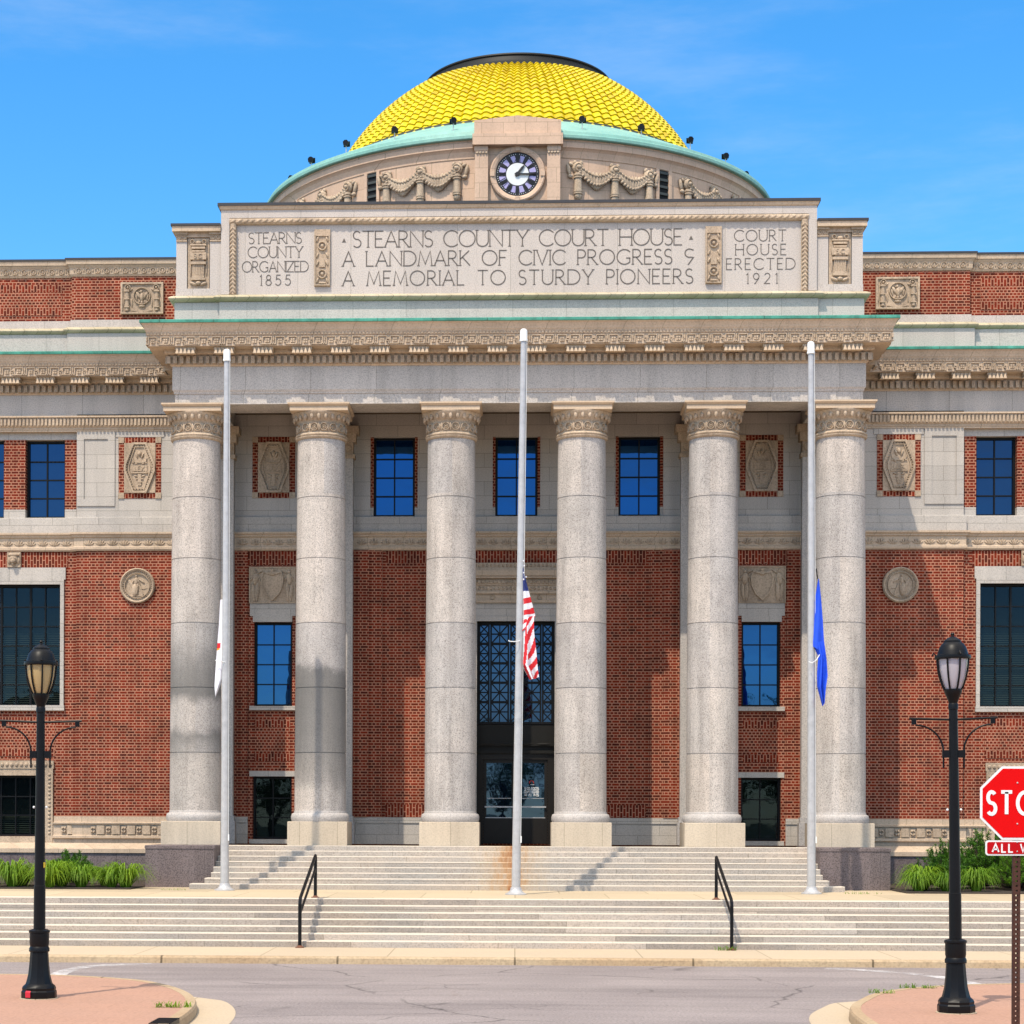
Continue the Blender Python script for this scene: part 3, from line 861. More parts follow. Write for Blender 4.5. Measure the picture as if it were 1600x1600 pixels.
for s in (-1, 1):
    a, b = sorted((s*12.6, s*14.3)); g.box(a, b, WO-.11, WO+.22, 1.995, 2.168)
    a, b = sorted((s*12.36, s*14.54)); g.box(a, b, WO-.07, WO+.2, 3.98, 4.2)
    a, b = sorted((s*12.6, s*14.3)); g.box(a, b, WO-.05, WO+.2, 3.80, 3.978)
    for p, q in ((12.38, 12.6), (14.3, 14.52)):
        a, b = sorted((s*p, s*q)); g.box(a, b, WO-.066, WO+.2, 2.0, 3.978)
    z = 2.25
    while z < 3.9:
        for c in (12.47, 14.43): g.blob(s*c, WO-.07, z, .04, .03, .035)
        z += .105
    x = 12.45
    while x < 14.5:
        g.blob(s*x, WO-.075, 4.09, .05, .035, .055); x += .13
split(g, "carved_window_frame", M_terra_s, .06)

# soldier courses and basket-weave panels
g = MB()
for s in (-1, 1):
    a, b = sorted((s*12.0, s*14.9)); g.box(a, b, WO-.012, WO+.02, 9.375, 9.78)
    a, b = sorted((s*1.75, s*3.45)); g.box(a, b, WY-.012, WY+.02, 9.46, 9.79); g.box(a, b, WY-.012, WY+.02, 2.72, 3.05)
    a, b = sorted((s*5.6, s*7.4)); g.box(a, b, WY-.012, WY+.02, 9.42, 9.79)
    for z in (4.32, 5.16):
        a, b = sorted((s*12.34, s*14.56)); g.box(a, b, WO-.012, WO+.02, z, z+.2)
    for z in (4.2, 5.1):
        a, b = sorted((s*6.0, s*6.95)); g.box(a, b, WY-.012, WY+.02, z, z+.2)
    for z in (16.14, 16.76):
        a, b = sorted((s*12.2, s*20)); g.box(a, b, 2.705, 2.75, z, z+.2)
g.box(-1.6, 1.6, WY-.012, WY+.02, 9.46, 9.79)
split(g, "soldier_course", M_brick_s)
g = MB()
for s in (-1, 1):
    a, b = sorted((s*12.34, s*14.56)); g.box(a, b, WO-.010, WO+.02, 4.52, 5.16)
    a, b = sorted((s*6.0, s*6.95)); g.box(a, b, WY-.010, WY+.02, 4.4, 5.1)
    a, b = sorted((s*12.2, s*20)); g.box(a, b, 2.707, 2.75, 16.34, 16.76)
split(g, "brick_panel", M_brick_p)
g = MB()                                                   # stepped brick beside the pilasters
for s in (-1, 1):
    a, b = sorted((s*3.55, s*4.4)); g.box(a, b, WY-.05, WY+.05, 2.71, 9.8)
    a, b = sorted((s*3.9, s*4.4)); g.box(a, b, WY-.10, WY+.05, 2.71, 9.797)
    a, b = sorted((s*7.14, s*7.6)); g.box(a, b, WY-.05, WY+.05, 2.71, 9.8)
split(g, "brick_pier", M_brick)
g = MB()                                                   # granite base course of the porch wall
for s in (-1, 1):
    for p, q in ((1.28, 5.75), (7.12, 8.6)):
        a, b = sorted((s*p, s*q)); g.box(a, b, WY-.06, WY+.05, 2.0, 2.56); g.box(a, b, WY-.085, WY+.05, 2.56, 2.71)
split(g, "base_course", M_stonew)

# ---------------------------------------------------------------- basement mouldings of the wings
for s in (-1, 1):
    a = MB(); p = [(8.75,WY),(11.75,WY),(11.75,WO),(EX,WO)]
    if s < 0: p = [(-x, y) for x, y in reversed(p)]
    a.mould(p, [(-.1,.95),(.42,.95),(.42,1.74),(-.1,1.74)]); fnd = part(a, "foundation", M_dgran)
    a = MB(); a.mould(p, [(-.1,1.742),(.46,1.742),(.46,1.85),(.42,1.87),(.12,2.0),(-.1,2.0)]); part(a, "sloped_sill", M_terra)
    for q in ([(8.75,WY),(11.75,WY),(11.75,WO),(12.36,WO)], [(14.54,WO),(EX,WO)]):
        if s < 0: q = [(-x, y) for x, y in reversed(q)]
        a = MB(); a.mould(q, [(-.1,2.002),(.07,2.002),(.07,2.11),(.15,2.13),(.15,2.19),(.07,2.21),(.07,2.49),(.12,2.50),(.13,2.54),(.03,2.56),(.03,2.71),(-.1,2.71)])
        band = part(a, "plinth_band", M_terra)
    a = MB(); x = 9.0
    while x < 21:
        y = (WY if x < 11.6 else WO) - .07
        if not (11.4 < x < 11.8) and not (12.1 < x < 14.6):
            a.poly([(s*x-.105,2.235),(s*x+.105,2.235),(s*x+.105,2.465),(s*x-.105,2.465)], y-.055, y+.02); a.poly([(s*(x+.205)-.062,2.24),(s*(x+.205)+.062,2.24),(s*(x+.205)+.062,2.46),(s*(x+.205)-.062,2.46)], y-.02, y+.02)
            xc = s*(x+.205)
            for q in (-1, 1):
                a.blob(xc+q*.03, y-.03, 2.39, .026, .04, .036, rot=q*.6); a.blob(xc+q*.03, y-.03, 2.30, .026, .04, .04, rot=-q*.6)
            a.blob(xc, y, 2.345, .02, .035, .02)
        x += .41
    part(a, "carved_band", M_terra_s, band, smooth=True)

# ---------------------------------------------------------------- relief carvings
def rect_frame(g, x0, x1, z0, z1, y0, y1, t):
    g.box(x0, x1, y0, y1, z0, z0+t); g.box(x0, x1, y0, y1, z1-t, z1)
    g.box(x0, x0+t, y0, y1, z0+t, z1-t); g.box(x1-t, x1, y0, y1, z0+t, z1-t)
def hex_plaque(cx, z0, z1, y):
    zc = (z0+z1)/2
    b = MB()                                               # soldier brick border
    b.box(cx-.57, cx+.57, y-.012, y+.02, z1-.15, z1); b.box(cx-.57, cx+.57, y-.012, y+.02, z0, z0+.15)
    bo = split(b, "plaque_border", M_brick_s)[0]
    b = MB()
    for q in (-1, 1): b.box(*sorted((cx+q*.42, cx+q*.57)), y-.011, y+.02, z0+.15, z1-.15)
    split(b, "side_border", brick_stack, parent=bo)
    b = MB()
    for qx in (-1, 1):
        for qz, z in ((-1, z0), (1, z1)):
            b.box(*sorted((cx+qx*.42, cx+qx*.575)), y-.03, y+.02, *sorted((z, z-qz*.15)))
    g = b
    g.box(cx-.42, cx+.42, y-.03, y+.02, z0+.15, z1-.15)
    pts = [(-.17,z1-.17),(.17,z1-.17),(.39,zc+.08),(.39,zc-.08),(.17,z0+.17),(-.17,z0+.17),(-.39,zc-.08),(-.39,zc+.08)]
    H = [(cx+x, z) for x, z in pts]
    g.stroke(H + [H[0]], .055, y-.085, y-.02)
    H2 = [(cx+x*.74, zc+(z-zc)*.86) for x, z in pts]
    g.stroke(H2 + [H2[0]], .02, y-.06, y-.02)
    for k in range(8):                                     # leaf beads along the rim
        p, q = Vector(H[k]), Vector(H[(k+1) % 8]); L = (q-p).length; n = max(2, int(L/.075))
        for j in range(n):
            w = p.lerp(q, (j+.5)/n); w = Vector((cx,zc)).lerp(w, .9)
            g.blob(w.x, y-.05, w.y, .018, .02, .034, rot=math.atan2(q.y-p.y, q.x-p.x)+.9, nu=6, nv=4)
    # scales of justice over a book and a torch
    g.blob(cx, y-.03, zc+.38, .05, .05, .07); g.blob(cx-.08, y-.03, zc+.33, .03, .04, .09, .4); g.blob(cx+.08, y-.03, zc+.33, .03, .04, .09, -.4)
    for q in (-1, 1):
        A = [(cx+q*(.06+.13*math.sin(t*.3)), zc+.2-.10*math.cos(t*.45)) for t in range(6)]
        g.stroke(A, .022, y-.06, y-.02)
    g.box(cx-.20, cx+.20, y-.06, y-.02, zc+.13, zc+.155); g.box(cx-.2, cx+.2, y-.05, y-.02, zc-.10, zc+.06); g.box(cx-.22, cx+.22, y-.065, y-.02, zc-.15, zc-.115)
    text_strokes(g, "LEX", cx-.13, cx+.13, zc-.08, .12, y-.065, y-.045, .018)
    for q in (-1, 1):
        g.blob(cx+q*.10, y-.03, zc-.22, .06, .035, .025, q*.3); g.blob(cx+q*.07, y-.03, zc-.3, .045, .03, .02, -q*.4)
    g.box(cx-.045, cx+.045, y-.055, y-.02, zc-.47, zc-.17); g.box(cx-.06, cx+.06, y-.065, y-.02, zc-.40, zc-.36)
    part(g, "hexagon_plaque", M_terra_s, bo, smooth=True)
def eagle_panel(cx, z0, z1, y):
    g = MB(); zc = (z0+z1)/2
    g.box(cx-.57, cx+.57, y-.06, y+.02, z0, z1)
    rect_frame(g, cx-.57, cx+.57, z0, z1, y-.10, y-.06, .05)
    for q in (-1, 1):                                      # fasces at both sides with scrolls
        g.tube([(cx+q*.40, y-.07, z0+.08), (cx+q*.40, y-.07, zc+.22)], .062, 10)
        for z in (z0+.16, zc-.05, zc+.16): g.box(cx+q*.40-.07, cx+q*.40+.07, y-.145, y-.05, z, z+.03)
        g.ring(cx+q*.38, y-.06, z1-.14, .085, .035, .06); g.blob(cx+q*.38, y-.07, z1-.14, .04, .05, .04)
        g.blob(cx+q*.30, y-.06, z1-.2, .06, .05, .03, -q*.5)
        g.blob(cx+q*.50, y-.06, zc-.1, .022, .03, .14); g.blob(cx+q*.27, y-.06, zc-.12, .025, .03, .14)
    g.ring(cx, y-.06, zc+.05, .24, .04, .05, 26)
    g.blob(cx, y-.06, zc+.03, .06, .07, .13)               # eagle: body, head, wings, tail
    g.blob(cx-.02, y-.08, zc+.17, .035, .04, .04); g.blob(cx-.065, y-.085, zc+.165, .025, .02, .012, -.3)
    for q in (-1, 1):
        g.blob(cx+q*.10, y-.06, zc+.08, .05, .05, .12, -q*.55); g.blob(cx+q*.15, y-.06, zc+.02, .03, .04, .10, -q*.15)
        g.blob(cx+q*.07, y-.06, zc-.1, .02, .03, .06, q*.3)
    g.blob(cx, y-.06, zc-.11, .035, .04, .06)
    g.stroke([(cx-.28, z0+.10), (cx-.12, z0+.07), (cx+.12, z0+.07), (cx+.28, z0+.10)], .03, y-.09, y-.05)
    g.blob(cx, y-.07, zc-.22, .10, .04, .03)
    part(g, "eagle_panel", M_terra_s, smooth=True)
def small_figure(g, x, y, z, h, lean=0, s=1):
    g.blob(x, y, z+h*.93, h*.055, h*.05, h*.07)
    g.blob(x, y, z+h*.70, h*.10, h*.06, h*.19, lean)
    g.blob(x-s*h*.05, y, z+h*.30, h*.07, h*.05, h*.32, lean*.5); g.blob(x+s*h*.06, y, z+h*.28, h*.06, h*.05, h*.30, -lean)
    g.blob(x+s*h*.13, y, z+h*.70, h*.03, h*.04, h*.16, s*.6); g.blob(x-s*h*.13, y, z+h*.66, h*.03, h*.04, h*.17, -s*.35)
def arms_panel(cx, z0, z1, y):
    g = MB(); g.box(cx-.62, cx+.62, y-.05, y+.02, z0, z1)
    rect_frame(g, cx-.62, cx+.62, z0, z1, y-.075, y-.05, .03)
    sh = [(-.22,.36),(-.1,.32),(0,.36),(.1,.32),(.22,.36),(.27,.2),(.25,-.02),(.16,-.22),(0,-.38),(-.16,-.22),(-.25,-.02),(-.27,.2)]
    zc = (z0+z1)/2 - .02
    g.poly([(cx+a, zc+b*.95) for a, b in sh], y-.09, y-.04)
    S2 = [(cx+a*1.06, zc+b) for a, b in sh]; g.stroke(S2+[S2[0]], .035, y-.125, y-.05)
    g.blob(cx, y-.08, zc+.30, .09, .06, .05); g.blob(cx, y-.08, zc+.41, .06, .05, .05)
    for q in (-1, 1):
        g.blob(cx+q*.12, y-.07, zc+.33, .09, .04, .03, q*.3)
        small_figure(g, cx+q*.45, y-.06, z0+.04, .86, q*.1, q)
        g.blob(cx+q*.33, y-.06, zc+.36, .10, .04, .025, -q*.5)
    part(g, "coat_of_arms", M_terra_s, smooth=True)
def roundel(cx, zc, y, s):
    g = MB()
    g.lathe([(0.0,-.03),(.40,-.03),(.40,-.06),(.44,-.09),(.47,-.06),(.47,.03)], n=40, cap=False)
    g.v = [(cx+x, y+z, zc-yy) for x, yy, z in g.v]
    g.ring(cx, y-.05, zc, .345, .025, .03, 36)
    for k in range(40):
        a = 2*math.pi*k/40; g.blob(cx+.385*math.cos(a), y-.04, zc+.385*math.sin(a), .014, .02, .026, a-math.pi/2, nu=6, nv=4)
    small_figure(g, cx+s*.03, y-.04, zc-.27, .56, s*.12, s)
    g.blob(cx+s*.06, y-.05, zc-.12, .09, .05, .17); g.blob(cx+s*.17, y-.03, zc+.05, .05, .03, .16, -s*.5)
    g.blob(cx-s*.12, y-.04, zc+.12, .10, .03, .025, s*.6); g.blob(cx-s*.18, y-.03, zc-.08, .10, .02, .012, .1)
    g.stroke([(cx-s*.16,zc-.24),(cx-s*.06,zc+.02)], .02, y-.07, y-.02)
    g.box(cx-.26, cx+.26, y-.05, y-.01, zc-.285, zc-.262)
    part(g, "figure_roundel", M_terra_s, smooth=True)
def lion_head(cx, zc, y):
    g = MB(); g.box(cx-.18, cx+.18, y-.08, y+.02, zc-.2, zc+.2)
    g.blob(cx, y-.09, zc+.02, .13, .10, .14); g.blob(cx, y-.17, zc-.05, .07, .06, .06); g.blob(cx, y-.12, zc+.12, .15, .07, .06)
    for q in (-1, 1):
        g.blob(cx+q*.12, y-.09, zc+.13, .035, .04, .04); g.blob(cx+q*.12, y-.08, zc-.02, .05, .05, .11); g.blob(cx+q*.05, y-.17, zc+.03, .02, .02, .015)
    g.blob(cx, y-.20, zc-.03, .025, .03, .02); g.blob(cx, y-.15, zc-.13, .05, .05, .03)
    part(g, "lion_head", M_terra_s, smooth=True)
def urn_relief(cx, z0, z1, y):
    g = MB(); h = z1 - z0
    g.box(cx-.27, cx+.27, y-.05, y+.02, z0, z1)
    def bar(a, b, w, d=.12): g.poly([(cx-w, z0+h*a), (cx+w, z0+h*a), (cx+w*1.0, z0+h*b), (cx-w, z0+h*b)], y-d, y-.04)
    for k in range(7):                                     # fluted foot
        g.tube([(cx-.12+.04*k, y-.09, z0+h*.24), (cx-.13+.043*k, y-.09, z0+h*.47)], .022, 6)
    bar(.20, .24, .15); bar(.16, .2, .18); bar(.47, .52, .19, .14); bar(.52, .56, .14, .11)
    bar(.56, .70, .20, .15); bar(.72, .75, .16); bar(.78, .82, .17, .13); bar(.84, .87, .2, .14)
    text_strokes(g, "SC", cx-.10, cx+.10, z0+h*.59, h*.085, y-.17, y-.14, .02)
    for q in (-1, 1):
        g.blob(cx+q*.18, y-.08, z0+h*.64, .04, .06, .09); g.ring(cx+q*.15, y-.09, z0+h*.92, .06, .025, .05)
        g.blob(cx+q*.2, y-.06, z0+h*.36, .02, .03, .16); g.blob(cx+q*.13, y-.07, z0+h*.09, .10, .05, .04, q*.4)
    g.blob(cx, y-.09, z0+h*.1, .07, .06, .05); g.blob(cx, y-.09, z0+h*.9, .08, .06, .05)
    part(g, "urn_relief", M_terra_s, smooth=True)
# ---------------------------------------------------------------- columns of the portico
CX = (-8.10, -4.93, -1.64, 1.64, 4.93, 8.10)
def col_profile():
    p = [(0.60, 2.70), (0.70, 2.71)]
    p = [(0.655, 2.86)]
    z0, z1 = 2.86, 12.19
    js = [3.50 + 1.618*k for k in range(1, 6)]
    js = [4.32, 5.95, 7.57, 9.19, 10.72]
    zs = [z0 + (z1-z0)*k/40 for k in range(41)]
    def rad(z):
        t = (z - z0)/(z1 - z0); return 0.648 - 0.052*(t**1.6)
    pts = [(rad(z), z) for z in zs if not any(abs(z-j) < .03 for j in js)]
    for j in js: pts += [(rad(j), j-.011), (rad(j)-.016, j-.008), (rad(j)-.016, j+.008), (rad(j), j+.011)]
    pts.sort(key=lambda q: q[1])
    return pts
SH = MB(); SH.lathe(col_profile(), n=56)
def make_column(x, mat, ex):
    s = MB(); s.v = [(a+x, b, c) for a, b, c in SH.v]; s.f = SH.f; s.m = SH.m
    c = part(s, "column", mat, smooth=True, angle=25)
    g = MB()
    g.lathe([(.60,2.58),(.715,2.60),(.735,2.66),(.735,2.72),(.715,2.79),(.66,2.815),(.66,2.845),(.645,2.87),(.60,2.87)], cx=x, n=48)
    part(g, "base", M_gran_base, c, smooth=True, angle=50)
    g = MB(); g.mould([(x-.745,.745),(x-.745,-.745),(x+.745,-.745),(x+.745,.745),(x-.7449,.745)], [(-.745,2.004),(0,2.004),(0,2.585),(-.02,2.597),(-.745,2.597)], caps=False)
    part(g, "plinth", M_plinth, c)
    # capital: astragal, necking with discs, leafy echinus, square abacus
    g = MB()
    g.lathe([(.58,12.17),(.625,12.18),(.655,12.215),(.655,12.24),(.63,12.25),(.655,12.262),(.66,12.285),(.63,12.32),(.595,12.33),(.595,12.60),(.61,12.62),(.64,12.68),(.70,12.76),(.745,12.815),(.745,12.84),(.5,12.84)], cx=x, n=48)
    for k in range(16):
        a = 2*math.pi*(k+.5)/16
        t = MB(); t.ring(0, 0, 0, .108, .032, .048, 18); t.ring(0, 0, 0, .058, .022, .035, 14); t.blob(0, 0, 0, .03, .035, .03)
        ca, sa = math.cos(a), math.sin(a)
        i0 = len(g.v)
        g.v += [(x + (px*ca) + (.592 - py)*sa, -((.592 - py)*ca) + px*sa, 12.462 + pz) for px, py, pz in t.v]
        g.f += [tuple(i0+q for q in f) for f in t.f]; g.m += t.m
        t = MB(); t.blob(0, 0, 0, .03, .03, .12); i0 = len(g.v)
        a2 = a + math.pi/16; ca, sa = math.cos(a2), math.sin(a2)
        g.v += [(x + px*ca + (.60-py)*sa, -(.60-py)*ca + px*sa, 12.46+pz) for px, py, pz in t.v]; g.f += [tuple(i0+q for q in f) for f in t.f]; g.m += t.m
    for k in range(24):
        a = 2*math.pi*k/24; ca, sa = math.cos(a), math.sin(a)
        g.blob(x + .675*sa, -.675*ca, 12.72, .05, .06, .09)
    cp = part(g, "capital", M_terra_s, c, smooth=True, angle=45)
    g = MB()
    def sq(h, z0, z1): g.box(x-h, x+h, -h, h, z0, z1)
    def frus(h0, z0, h1, z1):
        r0 = [(x-h0,-h0,z0),(x+h0,-h0,z0),(x+h0,h0,z0),(x-h0,h0,z0)]; r1 = [(x-h1,-h1,z1),(x+h1,-h1,z1),(x+h1,h1,z1),(x-h1,h1,z1)]
        g.grid([r0, r1], closed=True); g.face(r0); g.face(r1)
    sq(.725, 12.842, 12.935); frus(.70, 12.936, .765, 12.995); sq(.775, 12.996, 13.036)
    part(g, "abacus", M_abacus, c)
    return c
M_gran_base = stone("base_granite", (0.50, 0.455, 0.42), 0.28, 32, tint=(0.45, 0.40, 0.36), streak=0.1)
M_plinth = stone("plinth_limestone", (0.60, 0.50, 0.38), 0.14, 28, tint=(0.54, 0.44, 0.33), tint_amt=0.8, joints=(0.94, 40, 0.006), block_var=0.09, streak=0.15)
M_abacus = stone("abacus_terracotta", (0.62, 0.47, 0.33), 0.1, 25, tint=(0.55, 0.40, 0.27), streak=0.1)
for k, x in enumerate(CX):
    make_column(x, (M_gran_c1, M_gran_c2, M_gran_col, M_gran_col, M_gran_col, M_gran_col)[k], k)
for x in (-8.10, -4.93, 4.93, 8.10):                       # pilasters on the porch wall
    g = MB(); g.box(x-.61, x+.61, WY-.30, WY+.05, 2.74, 12.2)
    p = part(g, "pilaster", M_gran)
    g = MB(); g.box(x-.68, x+.68, WY-.37, WY+.05, 2.004, 2.60); g.box(x-.65, x+.65, WY-.34, WY+.05, 2.60, 2.74); part(g, "base", M_gran_base, p)
    g = MB(); g.box(x-.66, x+.66, WY-.35, WY+.05, 12.2, 12.30); g.box(x-.61, x+.61, WY-.30, WY+.05, 12.3, 12.62)
    g.box(x-.69, x+.69, WY-.38, WY+.05, 12.62, 12.84); g.box(x-.77, x+.77, WY-.46, WY+.05, 12.84, 13.03)
    for q in range(-2, 3): g.ring(x+q*.235, WY-.30, 12.46, .105, .03, .02, 16)
    part(g, "capital", M_terra_s, p)

# ---------------------------------------------------------------- entablature
P4 = [(-8.62,WY),(-8.62,-.6),(8.62,-.6),(8.62,WY)]
g = MB()
g.mould(P4, [(-1.14,13.04),(-.06,13.04),(-.06,13.29),(-.035,13.30),(-.035,13.33),(0,13.39),(0,13.97),(-.3,13.97),(-.3,13.5),(-1.14,13.5)])
ent = part(g, "architrave", M_gran)
g = MB()
for x in (-4.93, -1.64, 1.64, 4.93): g.box(x-.55, x+.55, .545, WY-.01, 13.045, 13.43)
split(g, "porch_beam", M_gran, parent=ent)
g = MB(); g.box(-8.3, 8.3, -.29, WY+.3, 13.42, 14.9); part(g, "porch_ceiling", stone("ceiling_plaster", (0.15,0.11,0.07), 0.05, 20), ent)
for s in (-1, 1):
    p = [(8.62,WY),(EX,WY)] if s > 0 else [(-EX,WY),(-8.62,WY)]
    g = MB(); g.mould(p, [(-.2,13.39),(0,13.39),(0,13.97),(-.2,13.97)]); part(g, "frieze", M_gran, ent)
    g = MB(); g.mould(p, [(-.2,12.985),(.03,12.985),(.03,13.03),(.05,13.04),(.05,13.09),(.09,13.12),(.11,13.33),(.17,13.345),(.17,13.388),(-.2,13.388)])
    cb = part(g, "architrave_band", M_terra)
    g = MB(); x = 8.75
    while x < 21.9:
        g.box(s*x-.028, s*x+.028, WY-.145, WY-.05, 13.135, 13.325); x += .1
    part(g, "reeded_frieze", M_terra_s, cb)
PC = [(-EX,WY),(-8.62,WY),(-8.62,-.6),(8.62,-.6),(8.62,WY),(EX,WY)]
g = MB()
g.mould(PC, [(-.15,13.972),(.02,13.972),(.04,14.0),(.06,14.0),(.06,14.23),(.18,14.27),(.18,14.36),(.53,14.36),(.53,14.61),(.55,14.62),(.55,14.66),(.575,14.72),(.59,14.74),(.605,14.79),(.64,14.86),(.68,14.90),(-.15,14.90)])
cor = part(g, "cornice", M_terra)
g = MB(); g.mould(PC, [(-.15,14.902),(.69,14.902),(.705,14.91),(.705,14.968),(.68,14.985),(-.15,15.06)])
part(g, "copper_edge", M_copper, cor)
gd, gm, gk, go = MB(), MB(), MB(), MB()
def along(s0, s1, step, fn):
    L = (s1 - s0); n = max(1, int(round(L.length/step)))
    for k in range(n): fn(s0.lerp(s1, (k+.5)/n), L.length/n, (k))
def addbox(g, c, d, nrm, w, o0, o1, z0, z1):              # box centred at plan point c, width w along d, from offset o0 to o1
    a = c - d*(w/2); b = c + d*(w/2); i = len(g.v)
    P = [a+nrm*o0, b+nrm*o0, b+nrm*o1, a+nrm*o1]
    g.v += [(p.x,p.y,z0) for p in P] + [(p.x,p.y,z1) for p in P]
    for q in ((0,3,2,1),(4,5,6,7),(0,1,5,4),(1,2,6,5),(2,3,7,6),(3,0,4,7)):
        g.f.append(tuple(i+k for k in q)); g.m.append(0)
def meander(g, a, d, nrm, L, z0, h, o):
    n = max(1, int(round(L/.64))); u = L/n
    for k in range(n):
        x = k*u
        pl = [(0,0),(.09,0),(.09,1),(.41,1),(.41,0),(.50,0),(.59,0),(.59,0)]
        segs = [((0,0),(.08,0)),((.08,0),(.08,1)),((.08,1),(.42,1)),((.42,1),(.42,.32)),((.42,.32),(.5,.32)),((.5,0),(.92,0)),((.5,0),(.5,.32)),((.58,1),(.92,1)),((.92,1),(.92,.0)),((.92,0),(1,0)),((.58,1),(.58,.5)),((.0,1),(.0,.5)),((.42,.6),(.5,.6))]
        t = .018
        for (p, q), (r, w) in segs:
            x0, x1 = sorted((x+p*u, x+r*u)); y0, y1 = sorted((z0+q*h, z0+w*h))
            c = a + d*((x0+x1)/2)
            hor = abs(w-q) < 1e-6
            addbox(g, c, d, nrm, (x1-x0)+t, o-.01, o + (.040 if hor else .0385), y0-t/2, y1+t/2)
        for cc, zz in ((.25,.42),(.75,.5)):
            c = a + d*(x+cc*u)
            for qx in (-1, 1):
                for qz in (-1, 1): addbox(g, c + d*(qx*.027*u/.64), d, nrm, .042, o-.01, o+.037, z0+h*zz+qz*.027-.021, z0+h*zz+qz*.027+.021)
segs = []
for k in range(5):
    a, b = Vector(PC[k]), Vector(PC[k+1]); d = (b-a).normalized(); nrm = Vector((d.y, -d.x))
    conv0 = k in (2, 3); conv1 = k in (1, 2)               # ends at an outward corner
    segs.append((a, b, d, nrm, (-1 if conv0 else 1) if k > 0 else 0, (-1 if conv1 else 1) if k < 4 else 0))
for a, b, d, nrm, c0, c1 in segs:
    def run(o):                                            # usable run at offset o
        return a - d*(-c0*o if c0 else 0)*1.0, b + d*(-c1*o if c1 else 0)
    A, B = a + d*(c0*.15), b - d*(c1*.15)
    along(A, B, .163, lambda c, u, k: addbox(gd, c, d, nrm, u*.58, .055, .155, 14.02, 14.20))
    A, B = a + d*(c0*.55), b - d*(c1*.55)
    meander(gk, A, d, nrm, (B-A).length, 14.395, .18, .53)
    along(A, B, .085, lambda c, u, k: addbox(go, c, d, nrm, u*.55, .545, .572, 14.635, 14.70))
    Lr = (b-a).length
    if Lr < 5: pts = [a + d*(Lr*.5 - .1)]
    elif abs(a.x) < 10 and abs(b.x) < 10: pts = [Vector((-8.22 + .967*k, a.y)) for k in range(18)]
    else:
        sg = -1 if a.x < 0 else 1
        pts = [Vector((sg*(9.72 + .925*k), a.y)) for k in range(13)]
    for c in pts:
        addbox(gm, c, d, nrm, .50, .17, .46, 14.285, 14.358)
        addbox(gm, c, d, nrm, .46, .17, .455, 14.225, 14.284)
        for j in range(5):
            cc = c + d*((j-2)*.098)
            p0, p1, p2 = cc - d*.045, cc + d*.045, cc
            i = len(gm.v)
            for oo in (.455, .515):
                gm.v += [((p0+nrm*oo).x,(p0+nrm*oo).y,14.185),((p1+nrm*oo).x,(p1+nrm*oo).y,14.185),((p2+nrm*(oo*.7+.455*.3)).x,(p2+nrm*(oo*.7+.455*.3)).y,14.345)]
            for q in ((0,1,2),(5,4,3),(0,3,4,1),(1,4,5,2),(2,5,3,0)): gm.f.append(tuple(i+t for t in q)); gm.m.append(0)
part(gd, "dentil_band", M_terra_s, cor); split(gm, "mutule", M_abacus, .012, cor); part(gk, "greek_key_band", M_terra_s, cor); part(go, "beaded_band", M_terra_s, cor)

# ---------------------------------------------------------------- attic over the portico
g = MB()
g.mould([(-8.59,2.7),(-8.59,-.5),(8.59,-.5),(8.59,2.7)], [(-.6,14.98),(0,14.98),(0,15.6),(-.6,15.6)])
g.mould([(-7.45,-.3),(-7.45,-.56),(7.45,-.56),(7.45,-.3)], [(-.15,14.98),(0,14.98),(0,15.596),(-.15,15.596)])
g.box(-7.41, 7.41, -.5, 2.6, 15.5, 17.9)
g.box(-7.41, 7.41, -.58, -.45, 17.69, 17.88)
for s in (-1, 1): a, b = sorted((s*7.2, s*7.41)); g.box(a, b, -.578, -.45, 15.78, 17.69)
att = part(g, "attic", M_insc)
g = MB()
g.mould([(-8.62,2.6),(-8.62,-.53),(-7.47,-.53),(-7.47,-.6),(7.47,-.6),(7.47,-.53),(8.62,-.53),(8.62,2.6)], [(-.5,15.602)] + arc_prof(0.0,15.605,15.765,.11) + [(-.5,15.768)])
part(g, "roll_moulding", M_torus, att, smooth=True)
g = MB()
g.mould([(-7.41,2.6),(-7.41,-.58),(7.41,-.58),(7.41,2.6)], [(-.4,17.882),(.0,17.882),(.03,17.90),(.05,17.96),(.06,17.975),(-.4,17.975)])
part(g, "coping_moulding", M_terra, att)
g = MB(); g.mould([(-7.41,2.6),(-7.41,-.58),(7.41,-.58),(7.41,2.6)], [(-3.0,17.977),(.08,17.977),(.08,18.05),(-3.0,18.06)]); part(g, "coping", M_coping, att)
g = MB()                                                   # rope frame round the inscription
g.tube([(-7.2,-.53,17.61),(7.2,-.53,17.61)], .085, 10)
for s in (-1, 1):
    g.tube([(s*7.11,-.53,15.77),(s*7.11,-.53,17.55)], .085, 10)
    z = 15.84
    while z < 17.5:
        for q in (-1, 1): g.blob(s*7.11+q*.035, -.60, z, .03, .03, .065, rot=q*.7)
        z += .105
x = -7.1
while x < 7.15:
    g.blob(x, -.605, 17.61, .09, .025, .035, rot=.5); x += .16
part(g, "rope_frame", M_terra_s, att, smooth=True)
